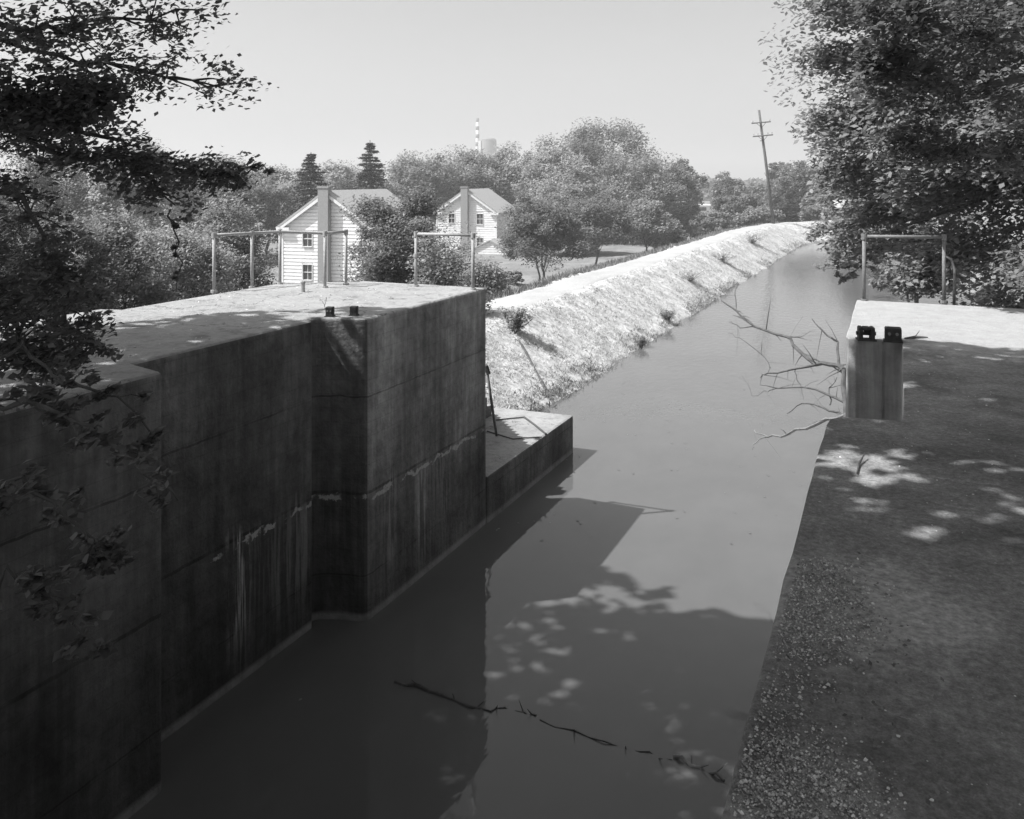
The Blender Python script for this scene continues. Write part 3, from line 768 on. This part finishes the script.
bt(868, 200, 66, 66, 'bush overhanging the far canal on its right bank', L_GREY, 'bush', 'bush', zb=0, n=7000, trunk=.03, stems=3, bottom=-1)
bt(511, 272, 22, 66, 'low clipped hedge piece at the edge of the lawn by the house wing', L_GREY, 'hedge', 'hedge', n=1500, trunk=.02, wy=1.2)
# far hedgerow: one mass nobody could count
rng = np.random.default_rng(77); Q = []
for k in range(260):
    a = rng.uniform(-1.25, .55); D_ = rng.uniform(330, 620)
    c_ = np.array([math.sin(a) * D_, math.cos(a) * D_, -2 + rng.uniform(2, 5)])
    m_ = 130; o_ = rng.normal(size=(m_, 3)); o_ /= np.linalg.norm(o_, axis=1)[:, None]
    Q.append(c_ + o_ * np.array([14, 8, 4.5]) * rng.uniform(.6, 1, (m_, 1)))
P = np.concatenate(Q); P = P[P[:, 2] > -2]
o = quads_object('far_woodland', leaves(P, 3.2, rng, .3, .7), L_MID); tag(o, 'far hazy line of woodland along the horizon', 'woodland', kind='stuff')

# ------------------------------------------------------------------ right-hand trees
def guided(name, label, base, boughs, leafm, lsz, seed, trunk_path, trunk_r, crowns=(), prune=None):
    """boughs: (path points, radius of leaf cloud, number of leaves)"""
    rng = np.random.default_rng(seed); root = empty(name, base); tag(root, label, 'tree'); B = Vector(base)
    mb = MB(); tp = [Vector(p) - B for p in trunk_path]; mb.tube(tp, [trunk_r * (1 - .6 * i / (len(tp) - 1)) for i in range(len(tp))], 10)
    mb.build('trunk', M_BARK, root, smooth=True)
    allp = []
    for path, sp, n, rad in boughs:
        pts = [Vector(p) - B for p in path]; bb = MB(); k = len(pts)
        # smooth path
        fine = []
        for i in range(k - 1):
            for t in np.linspace(0, 1, 4, endpoint=False): fine.append(pts[i].lerp(pts[i + 1], t) + Vector(rng.normal(size=3)) * .03)
        fine.append(pts[-1]); kk = len(fine)
        bb.tube(fine, [rad * (1 - .85 * i / (kk - 1)) + .004 for i in range(kk)], 6)
        ncl = max(6, n // 22)
        for q in range(ncl):
            t = rng.random() ** .8; i = min(kk - 2, int(t * (kk - 1)))
            s = fine[i]; off = Vector(rng.normal(size=3)); off.normalize(); off.z *= .6
            e = s + off * sp * rng.uniform(.3, 1.0) * (1 - .35 * t) + (fine[i + 1] - s) * rng.random()
            if q % 2 == 0: bb.tube([s, s.lerp(e, .5) + Vector((0, 0, .02)), e], [.012, .007, .003], 4)
            m_ = max(4, int(n / ncl)); cr_ = sp * .19
            o_ = rng.normal(size=(m_, 3)) * cr_ * .55; o_[:, 2] *= .75
            allp.append(np.array(e) + o_)
        bb.build('bough', M_BARK, root)
    for (c, r_, ncl, cr_, n) in crowns:
        c = Vector(c) - B
        cc, P_ = crown_points(rng, c, r_, ncl, cr_, n / ncl, .7, .75, -1)
        bb = MB(); src = tp[-1]
        for i in rng.choice(len(cc), min(30, len(cc)), replace=False): limb(bb, src, cc[i], trunk_r * .25, .015, rng, 4, .06, 5)
        bb.build('limb', M_BARK, root)
        allp.append(P_)
    P_ = np.concatenate(allp)
    if prune is not None: P_ = P_[prune(P_ + np.array(B))]
    quads_object('crown', leaves(P_, lsz, rng, .45, .6, .3), leafm, root)
    return root
guided('broadleaf_tree', 'big sunlit leafy tree standing over the canal behind the right pier railing', (5.5, 21.5, 2.7),
       [([atz(1060, 20, 6), at(960, 190, 20), at(875, 215, 21), at(822, 232, 22)], 1.0, 3000, .07),
        ([atz(1060, 20, 5), at(930, 240, 21), at(865, 250, 22), at(825, 262, 23)], .7, 1100, .06),
        ([at(900, 230, 21), at(860, 265, 22), at(838, 285, 22)], .5, 500, .03),
        ([at(960, 120, 20), at(890, 120, 19), at(820, 120, 19)], 1.0, 3200, .07),
        ([at(960, 60, 20), at(890, 55, 19), at(815, 60, 19)], 1.0, 3200, .07),
        ([at(980, 250, 19), at(930, 270, 18.5), at(905, 285, 18.5)], .9, 2200, .06)],
       L_RT, .15, 21, [(5.5, 21.5, 2.4), (5.3, 21.5, 4.2), (4.9, 21.7, 6)], .3,
       crowns=[((4.4, 22.3, 8.4), (5.6, 5.2, 5.8), 360, .9, 90000), ((2.2, 21.3, 9.4), (4.5, 3.2, 4.2), 190, .8, 50000), ((2.1, 21.3, 6.3), (4.2, 3.0, 2.3), 110, .7, 26000)])
guided('bush', 'dark shrub hugging the right side of the pier at the railing end', (4.8, 16.6, 2.6),
       [([(4.8, 16.6, 2.8), (3.4, 16.6, 3.9), (2.0, 16.4, 4.4)], .8, 2500, .05), ([(4.8, 16.6, 2.8), (3.6, 16.0, 4.6), (2.4, 16.0, 5.2)], .8, 2500, .05)],
       L_MID, .13, 22, [(4.8, 16.6, 2.4), (4.7, 16.6, 3.4)], .12, crowns=[((4.3, 17.2, 4.6), (2.2, 1.5, 1.9), 60, .5, 6000)])
def pr_right(P):
    d = -ST * P[:, 0] + CT * P[:, 1]; u = U0 + FPX * (CT * P[:, 0] + ST * P[:, 1]) / np.maximum(d, .1); v = VH - FPX * (P[:, 2] - CAMZ) / np.maximum(d, .1)
    return (v < 205) & (u > 855)
guided('broadleaf_tree', 'heavy foliage in painted shade hanging into the upper right corner, nearer than the sunlit tree', (7.2, 14.2, 3.0),
       [([(6.8, 14.0, 8.5), at(960, 90, 12.5), at(905, 80, 12.2), at(862, 60, 12)], 1.0, 4200, .08),
        ([(6.8, 14.0, 8.5), at(1000, 40, 12), at(930, 20, 11.5), at(870, 0, 11.5)], 1.1, 4200, .08),
        ([(6.8, 14.0, 7.5), at(1010, 150, 12.5), at(940, 150, 12.5), at(895, 140, 12.8)], .8, 2600, .06)],
       L_NEARD, .11, 23, [(7.2, 14.2, 2.7), (7.1, 14.1, 6), (6.6, 14.0, 9.5)], .25,
       crowns=[((4.8, 14.4, 9.9), (3.2, 2.4, 2.0), 120, .8, 16000)], prune=pr_right)

# ------------------------------------------------------------------ near left tree: boughs in view, canopy overhead
def pr_left(P):
    d = -ST * P[:, 0] + CT * P[:, 1]; dd = np.maximum(d, .15); u = U0 + FPX * (CT * P[:, 0] + ST * P[:, 1]) / dd; v = VH - FPX * (P[:, 2] - CAMZ) / dd
    vis = (d > .15) & (u > -40) & (u < 1064) & (v > -40) & (v < 860)
    return ~vis
TB = Vector((-12.4, 1.6, 3.2))
hub = Vector((-11.6, 2.0, 7.4))
guided('broadleaf_tree', 'near tree whose dark boughs hang over the left wall', TB,
       [([hub, at(-60, 60, 8.2), at(30, 110, 8.2), at(120, 145, 8.3), at(190, 172, 8.6), at(235, 172, 9)], .6, 3200, .034),
        ([hub, at(-60, 20, 8), at(60, 60, 8), at(150, 70, 8.3), at(225, 85, 8.6)], .75, 1900, .03),
        ([hub, at(-60, 100, 7.5), at(40, 150, 7.5), at(120, 160, 7.8), at(175, 205, 8)], .5, 3600, .03),
        ([hub, at(-80, 0, 7), at(30, 30, 7.2), at(100, 20, 7.5), at(200, 10, 8)], .75, 2000, .03),
        ([hub, at(-60, 160, 7.2), at(20, 200, 7.2), at(55, 265, 7.2), at(72, 330, 7.3), at(85, 352, 7.3)], .46, 3200, .026),
        ([hub, at(-60, 220, 6.6), at(-10, 280, 6.6), at(25, 340, 6.6), at(45, 370, 6.6)], .5, 3400, .026),
        ([hub, at(-90, 120, 7), at(0, 100, 7), at(70, 110, 7), at(110, 90, 7)], .62, 6500, .03),
        ([at(170, 205, 8), at(178, 240, 8), at(176, 292, 8)], .08, 90, .006),
        ([at(120, 150, 8), at(205, 175, 8.8), at(250, 168, 9), at(278, 172, 9)], .22, 170, .01)],
       L_MID, .072, 31, [TB, (-12.2, 1.7, 5.2), hub, (-10.8, 1.8, 9.6)], .42)
# low dark sprays beside the near wall block
guided('sapling', 'dark leafy sapling spray in front of the near left wall block, lower left', (-5.75, 1.9, 0),
       [([at(-60, 420, 5.6), at(30, 400, 5.7), at(90, 420, 5.8), at(140, 470, 5.9), at(178, 500, 6)], .3, 620, .016),
        ([at(-60, 500, 5.4), at(20, 480, 5.5), at(80, 530, 5.6), at(120, 570, 5.7)], .3, 560, .014),
        ([at(-60, 620, 5.2), at(10, 580, 5.3), at(50, 600, 5.4), at(95, 640, 5.5)], .3, 480, .014),
        ([at(-60, 360, 5.8), at(20, 350, 5.9), at(70, 385, 6), at(120, 400, 6.1), at(160, 440, 6.1)], .24, 320, .012)],
       L_MID, .085, 33, [(-5.75, 1.9, -.6), at(-120, 700, 5.1), at(-90, 500, 5.3), at(-60, 380, 5.6)], .04)
# overhead canopy tree behind the viewpoint (its crown shades the lock; kept out of view and shaped for its shade)
rng = np.random.default_rng(41)
root = empty('broadleaf_tree', (-11.5, -4.5, 3.2)); tag(root, 'tall canopy tree beside the viewpoint casting dappled shade on the lock', 'tree')
B = np.array((-11.5, -4.5, 3.2))
cc, P = crown_points(rng, np.array((-5.0, .3, 10.9)) - B, (11.5, 10.6, 2.3), 640, 1.25, 190, .4, .6, -1)
Pw = P + B
tt = (Pw[:, 2] - 4.12) / SUN_DIR.z; xp = Pw[:, 0] - SUN_DIR.x * tt; yp = Pw[:, 1] - SUN_DIR.y * tt      # crown cut along the sun rays to set the shade edge
keep = pr_left(Pw) & (Pw[:, 2] > 7.6) & (yp < np.interp(xp, [-12, -9.4, -8.7, -7.4, -6.5, -4, -1, 0, 9], [7, 8.3, 9.3, 10.7, 10.6, 9.9, 10.8, 11.2, 11.25]) + wob(xp * 1.6, yp * 1.6) * np.where(xp > -2, .12, .5))
gap = wob(xp * 1.7 + 7, yp * 2.6 + 3)
keep &= ~((gap > np.where(xp > -2, np.quantile(gap, .77), np.quantile(gap, .90))) & (yp > 4.0) & (yp < np.where(xp > -2, 9.9, 10.8)) & (rng.random(len(gap)) < .86))  # holes cut in the crown to drop sun dapples on the lock
keep &= ~((xp > -7.6) & (xp < -4.2) & (yp > 4.2) & (yp < 8.0) & (rng.random(len(gap)) < .6))  # crown thinned here so sun reaches the near left boughs
tc = (cc[:, 2] + B[2] - 4.12) / SUN_DIR.z; cin = (cc[:, 1] + B[1] - SUN_DIR.y * tc) < 9.0
P = P[keep]
mb = MB(); tpth = limb(mb, (0, 0, -.5), (3.5, 1.5, 6.0), .5, .3, rng, 5, .03, 10)
mb.build('trunk', M_BARK, root)
mb = MB()
for i in rng.choice(np.nonzero(cin)[0], 40, replace=False): limb(mb, tpth[-1], Vector(cc[i]), .12, .02, rng, 4, .03, 5)
mb.build('limb', M_BARK, root)
quads_object('crown', leaves(P, .27, rng, .6, .62), L_MID, root)

# ------------------------------------------------------------------ fallen branch over the water
def path_px(pts): return [at(u, v, d) for u, v, d in pts]
root = empty('fallen_branch', (-.8, 12.0, -.4)); B = Vector((-.8, 12.0, -.4)); tag(root, 'bare dead branch sticking out over the water beside the right pier', 'branch')
rng = np.random.default_rng(51)
def jag(pts, amp):
    out = []
    for i in range(len(pts) - 1):
        for t in (0, .33, .66): out.append(pts[i].lerp(pts[i + 1], t) + (Vector(rng.normal(size=3)) * amp if t else Vector()))
    out.append(pts[-1]); return out
base = at(844, 400, 12.3)
mb = MB(); mb.tube([p - B for p in jag([Vector((-.62, 12.2, -.4)), Vector((-.66, 12.0, 1.2)), at(846, 418, 12), at(844, 370, 12.4)], .015)], [.06, .055, .05, .05, .045, .045, .04, .04, .035, .03], 7); mb.build('stem', M_DEAD, root)
brs = [([(844, 370, 12.4), (839, 365.6, 12.6), (816, 364.7, 13.2), (796, 347.7, 13.8), (787, 336.8, 14.2), (754, 326.4, 15), (736, 310.6, 15.5), (722, 301, 15.8)], .04, M_DEAD),
       ([(816, 364.7, 13.2), (796, 368.6, 13.6), (768, 373, 14), (760, 378, 14)], .024, M_DEAD),
       ([(839, 365.6, 12.6), (838, 342, 13), (822, 330, 13.2), (812, 318.7, 13.4)], .022, M_DEAD),
       ([(846, 403, 12.2), (816, 389.5, 13), (778, 388.3, 13.8), (760, 384.8, 14)], .02, M_DEAD),
       ([(846, 418, 12), (824, 408, 12.8), (802, 403.4, 13.4), (787, 413.8, 13.6)], .018, M_DEAD),
       ([(846, 415, 12), (817, 424, 13), (787, 434.6, 14.2), (768, 437, 15), (754, 430, 15.4)], .03, M_BLEACH),
       ([(768, 437, 15), (757, 442, 15), (752, 450, 15)], .014, M_BLEACH),
       ([(830, 405, 12.6), (829, 388, 12.8), (837, 377, 12.7)], .012, M_DEAD),
       ([(754, 326.4, 15), (740, 328, 15.2), (729, 322, 15.4)], .012, M_DEAD), ([(736, 310.6, 15.5), (735, 295, 15.6), (738, 284, 15.6)], .01, M_DEAD),
       ([(770, 368, 14), (762, 355, 14.4), (740, 338, 14.8), (728, 333, 15)], .009, M_DEAD),
       ([(762, 355, 14.4), (761, 342, 14.4)], .006, M_DEAD), ([(796, 368, 13.6), (797, 380, 13.7), (804, 400, 13.8)], .006, M_DEAD),
       ([(787, 337, 14.2), (800, 337, 14), (815, 331, 14)], .007, M_DEAD), ([(778, 388, 13.8), (768, 392, 14), (752, 396, 14.2), (742, 376, 14.6)], .006, M_DEAD),
       ([(829, 388, 12.8), (843, 384, 12.6)], .008, M_DEAD)]
for pts, rd, mt in brs:
    p = [q - B for q in jag(path_px(pts), .014)]
    mb = MB(); n_ = len(p); mb.tube(p, [rd * (1 - .72 * i / (n_ - 1)) for i in range(n_)], 6)
    for i in range(1, n_ - 1):
        if rng.random() < .55:
            e = p[i] + Vector(rng.normal(size=3)) * .22; mb.tube([p[i], p[i].lerp(e, .5) + Vector((0, 0, .02)), e], [rd * .25, rd * .16, .0015], 4)
    mb.build('twig', mt, root)

# floating sticks
def stick(pts, rd, lab, mt=M_DEAD, seed=1):
    global rng
    rng = np.random.default_rng(seed)
    w = [on(u, v, 0) for u, v in pts]
    for q in w: q.z = rd[0] * .35
    o_ = w[0].copy(); m = MB(); p = jag([q - o_ for q in w], .02); n_ = len(p)
    m.tube(p, [rd[0] + (rd[1] - rd[0]) * i / (n_ - 1) for i in range(n_)], 7)
    for i in (2, n_ // 2, n_ - 2):
        e = p[i] + Vector((rng.uniform(-.1, .1), rng.uniform(-.1, .1), .07)); m.tube([p[i], e], [.01, .003], 4)
    o = m.build('floating_stick', mt); o.location = o_; tag(o, lab, 'stick', 'sticks floating on the dark water')
stick([(395, 682), (430, 692), (468, 707), (480, 709)], (.024, .014), 'dark knobbly stick floating where the wall is mirrored in the water', seed=2)
stick([(482, 709), (505, 708), (525, 713), (536, 716)], (.009, .014), 'thin forked stick floating at the middle of the lower water', seed=3)
stick([(674, 757), (700, 768), (724, 781)], (.020, .015), 'short stick floating by the foot of the right wall', M_BLEACH, seed=4)
stick([(540, 720), (590, 738), (640, 752), (672, 760)], (.009, .006), 'long faint sunken twig between the two larger floating sticks', seed=5)

# twig on the right wall
tw = [on(857, 475, ZT), on(859, 466, ZT), on(865, 459, ZT)]
for q in tw: q.z = ZT + .012
tw[-1].z += .03
m = MB(); m.tube([q - tw[0] for q in tw], [.005, .008, .003], 5); o = m.build('twig', M_DEAD); o.location = tw[0]; tag(o, 'small curved dark twig lying on the right wall in a patch of sun', 'twig')
tw = [on(905, 340, ZT), on(915, 338.5, ZT), on(928, 339, ZT)]
for q in tw: q.z = ZT + .02
m = MB(); m.tube([q - tw[0] for q in tw], [.012, .018, .008], 5); m.tube([tw[1] - tw[0], tw[1] - tw[0] + Vector((.05, .1, .06))], [.008, .003], 4)
o = m.build('twig', M_DEAD); o.location = tw[0]; tag(o, 'dark stick lying beside the iron block on the right pier', 'twig')

# ------------------------------------------------------------------ grit, leaf litter, grass
def pebbles(name, lab, P, size, rng, mat, cat, flat=.5):
    """octahedral chips"""
    m = MB()
    D6 = np.array([(1, 0, 0), (0, 1, 0), (-1, 0, 0), (0, -1, 0), (0, 0, 1), (0, 0, -1)], float)
    F8 = [(0, 1, 4), (1, 2, 4), (2, 3, 4), (3, 0, 4), (1, 0, 5), (2, 1, 5), (3, 2, 5), (0, 3, 5)]
    for p in P:
        s = size * min(2.6, rng.lognormal(0, .5)); d = D6 * rng.uniform(.6, 1.2, (6, 1)) * s; d[:, 2] *= flat
        a = rng.uniform(0, 6.28); R = np.array([[math.cos(a), -math.sin(a), 0], [math.sin(a), math.cos(a), 0], [0, 0, 1]])
        m.add((d @ R.T + p), F8)
    o = m.build(name, mat); tag(o, lab, cat, kind='stuff'); return o
rng = np.random.default_rng(61)
def inpoly(u, v, poly):
    ins = np.zeros(len(u), bool); n_ = len(poly)
    for i in range(n_):
        x1, y1 = poly[i]; x2, y2 = poly[(i + 1) % n_]
        c = ((y1 > v) != (y2 > v)) & (u < (x2 - x1) * (v - y1) / (y2 - y1 + 1e-9) + x1); ins ^= c
    return ins
def region(poly, n, z):
    w = [on(u, v, z) for u, v in poly]; X = [p.x for p in w]; Y = [p.y for p in w]
    x = rng.uniform(min(X) - .2, max(X) + .2, n * 3); y = rng.uniform(min(Y) - .2, max(Y) + .2, n * 3)
    jx = x + rng.normal(0, .06, n * 3); jy = y + rng.normal(0, .10, n * 3)
    k = inpoly(jx, jy, list(zip(X, Y))) & (x > -.47)
    cl = wob(x * 3, y * 3) + rng.normal(0, .3, n * 3) > -.25
    k &= cl
    return np.stack([x, y, np.full_like(x, z)], 1)[k][:n]
PA = region([(775, 575), (812, 550), (850, 572), (884, 608), (850, 640), (820, 668), (790, 700), (770, 712), (745, 720)], 9500, ZT + .003)
PB = region([(742, 740), (790, 742), (860, 772), (880, 830), (715, 830)], 8500, ZT + .003)
pebbles('gravel', 'gravel and leaf litter with painted-in sun on the edge of the dark right wall', np.concatenate([PA, PB]), .0036, rng, M_STONE, 'gravel', .8)
x = rng.uniform(-.46, 3.2, 1500); y = 1.8 + rng.random(1500) ** 1.4 * 9; k = (x > .03) | (y < 7.0) 
pebbles('grit', 'scattered grit and pebbles over the dark right wall', np.stack([x, y, np.full(1500, ZT + .002)], 1)[k], .0045, rng, M_STONE, 'grit')
x = rng.uniform(-10.4, -6.8, 700); y = rng.uniform(5, 13.2, 700); k = (x < -7.3)
pebbles('grit', 'scattered grit on the sunlit left wall top', np.stack([x, y, np.full(700, ZT + .003)], 1)[k], .009, rng, M_STONE, 'grit')
# leaf litter flakes on walkway
P = region([(760, 560), (860, 560), (900, 640), (960, 800), (730, 820)], 420, ZT + .008)
o = quads_object('leaf_litter', leaves(P, .020, rng, 1.3, .6), L_WEED); tag(o, 'dry fallen leaves scattered on the right wall', 'leaf litter', kind='stuff')

x = rng.uniform(-8.2, -.9, 420); y = rng.uniform(7, 48, 420); x = np.where(y < 13.6, np.maximum(x, -6.3), x)
k = wob(x * .8, y * .5) > .0
o = quads_object('floating_leaves', leaves(np.stack([x, y, np.full(420, .006)], 1)[k], .055, rng, 60, .6), L_MID); tag(o, 'scattered leaves and bits floating on the canal water', 'floating debris', kind='stuff')

def blades(P, h, w, rng, lean=.35):
    N = len(P); a = rng.uniform(0, 6.28, N); t = np.stack([np.cos(a), np.sin(a), 0 * a], 1)
    H = h * rng.uniform(.5, 1.4, N); l = rng.normal(0, lean, (N, 3)); l[:, 2] = 1; l /= np.linalg.norm(l, axis=1)[:, None]
    tip = P + l * H[:, None]; mid = P + l * H[:, None] * .5
    Wd = (w * rng.uniform(.6, 1.3, N))[:, None]
    return np.stack([P - t * Wd * .5, P + t * Wd * .5, mid + (tip - mid) * 1 + t * Wd * .08, tip - t * Wd * .08], 1)
# dry grass over the bank
N = 95000
y = 13.2 + (rng.random(N) ** 1.9) * 90; xb = np.where(rng.random(N) < .85, rng.uniform(-11.7, -8.35, N), rng.uniform(-15.5, -13.6, N)); x = xb + shift(y)
k = ~((x > -8.5) & (y < 17.9)); x, y = x[k], y[k]
cl = wob(x * 2.3, y * 2.3) + rng.normal(0, .25, len(x)); k = cl > -.1; x, y = x[k], y[k]
z = ground(x, y)
h_ = np.clip(.05 + .0012 * y, 0, .16) 
o = quads_object('dry_grass', blades(np.stack([x, y, z - .01], 1), .10, .03, rng, .8), L_DRY); tag(o, 'pale dry grass covering the sloping canal bank', 'grass', kind='stuff')
n_ = 2600
y = 13.5 + (rng.random(n_) ** 1.7) * 85; x = rng.uniform(-11.8, -8.4, n_) + shift(y); k = ~((x > -8.5) & (y < 17.9)) & (wob(x * 1.7 + 9, y * 1.7) > -.05); x, y = x[k], y[k]
pebbles('bank_stones', 'pale stones and clods poking through the grass on the canal bank', np.stack([x, y, ground(x, y)], 1), .03, rng, M_CLOD, 'stones', .6)
# darker weeds along the waterline and crest
N = 16000
y = 18 + (rng.random(N) ** 1.7) * 80; x = -8.55 + rng.normal(0, .16, N) - np.abs(rng.normal(0, .25, N)) + shift(y)
k = wob(x * 2 + 3, y * .9) + rng.normal(0, .12, N) > .05; x, y = x[k], y[k]; z = np.maximum(ground(x, y), 0)
o = quads_object('waterside_weeds', blades(np.stack([x, y, z - .02], 1), .13, .035, rng, .9), L_WEED); tag(o, 'taller dark weeds in a broken line along the foot of the bank at the water', 'weeds', kind='stuff')
# field grass on the lawn near side
N = 26000
y = 22 + (rng.random(N) ** 1.4) * 80; x = -13.9 - np.abs(rng.normal(0, 2.6, N)) + shift(y)
z = ground(x, y)
o = quads_object('field_grass', blades(np.stack([x, y, z - .01], 1), .30, .06, rng, .5), L_WEED); tag(o, 'rough grass on the far slope behind the towpath', 'grass', kind='stuff')

# individual weed clumps on the bank
def weed(u, v, hpx, wpx, lab, lm, seed, z=1.5):
    p = on(u, v, z); d = -ST * p.x + CT * p.y; p.z = float(ground(p.x, p.y)) - .02
    H = hpx / FPX * d; Wm = wpx / FPX * d; g = np.random.default_rng(seed)
    root = empty('weed_clump', p); tag(root, lab, 'weed', 'weed clumps on the canal bank')
    mb = MB(); Q = []
    for k in range(22):
        a = g.uniform(0, 6.28); e = Vector((math.cos(a) * Wm * .5 * g.random(), math.sin(a) * Wm * .5 * g.random(), H * g.uniform(.5, 1)))
        mb.tube([(0, 0, 0), e * .5 + Vector((0, 0, H * .08)), e], [.012, .008, .003], 4)
        m_ = 45; t = g.random(m_) ** .6; Q.append(np.array(e)[None] * t[:, None] + g.normal(0, 1, (m_, 3)) * H * .09)
    mb.build('stem', M_BLEACH, root)
    P = np.concatenate(Q); P[:, 2] = np.abs(P[:, 2]); quads_object('foliage', leaves(P, max(.07, H * .16), g, .3, .4), lm, root)
weed(515, 326, 26, 34, 'spiky grey weed clump on the bank crest nearest the end of the left wall', L_GREY, 1)
weed(532, 410, 22, 46, 'dark bushy weed at the water just past the low concrete ledge', L_DARK, 2, .25)
weed(690, 268, 13, 46, 'wide low dry weed clump halfway along the bank crest', L_DRY, 3)
weed(722, 252, 12, 36, 'low grey weed clump on the bank crest, second nearest to the leaning pole', L_DRY, 4)
weed(752, 238, 12, 40, 'low weed clump on the bank crest nearest to the leaning pole', L_DRY, 5)
weed(668, 318, 12, 22, 'dark tuft at the water edge halfway down the bank', L_MID, 8, .3)
weed(640, 342, 12, 26, 'dark tuft at the water edge nearer than the halfway one', L_MID, 9, .2)

# sprig by the left anchors
p = on(326, 312, ZT); root = empty('weed_sprig', p); tag(root, 'thin weed sprig growing from a crack beside the left iron blocks', 'weed')
m = MB(); m.tube([(0, 0, 0), (-.03, 0, .10), (-.08, 0, .17)], [.005, .004, .002], 4); m.tube([(-.03, 0, .08), (-.0, .02, .2)], [.004, .002], 4); m.build('stem', M_DEAD, root)
g = np.random.default_rng(5); P = np.concatenate([np.array((-.08, 0, .17)) + g.normal(0, .02, (12, 3)), np.array((0, .02, .18)) + g.normal(0, .018, (8, 3))])
quads_object('foliage', leaves(P, .035, g, .5), L_GREY, root)
# plank lying on the bank
a, b_ = on(519, 349, .9), on(556, 372, .9)
for q in (a, b_): q.z = float(ground(q.x, q.y)) + .06
m = MB(); m.tube([Vector(), (b_ - a) * .5, b_ - a], [.03, .035, .045], 6); o = m.build('stick', M_DEAD); o.location = a; tag(o, 'straight dead stick lying on the pale bank slope', 'stick')

# ------------------------------------------------------------------ haze
m = bpy.data.materials.new('haze_air'); m.use_nodes = True; n = m.node_tree; n.nodes.clear()
out = n.nodes.new('ShaderNodeOutputMaterial'); pv = n.nodes.new('ShaderNodeVolumePrincipled')
pv.inputs['Color'].default_value = (.95, .95, .95, 1); pv.inputs['Density'].default_value = .0013; pv.inputs['Anisotropy'].default_value = .1
n.links.new(pv.outputs[0], out.inputs['Volume'])
hz = MB(); hz.box((0, 1400, 38), (5400, 4400, 84)); o = hz.build('haze', m); tag(o, 'thin summer haze over the far trees', 'haze', kind='stuff')
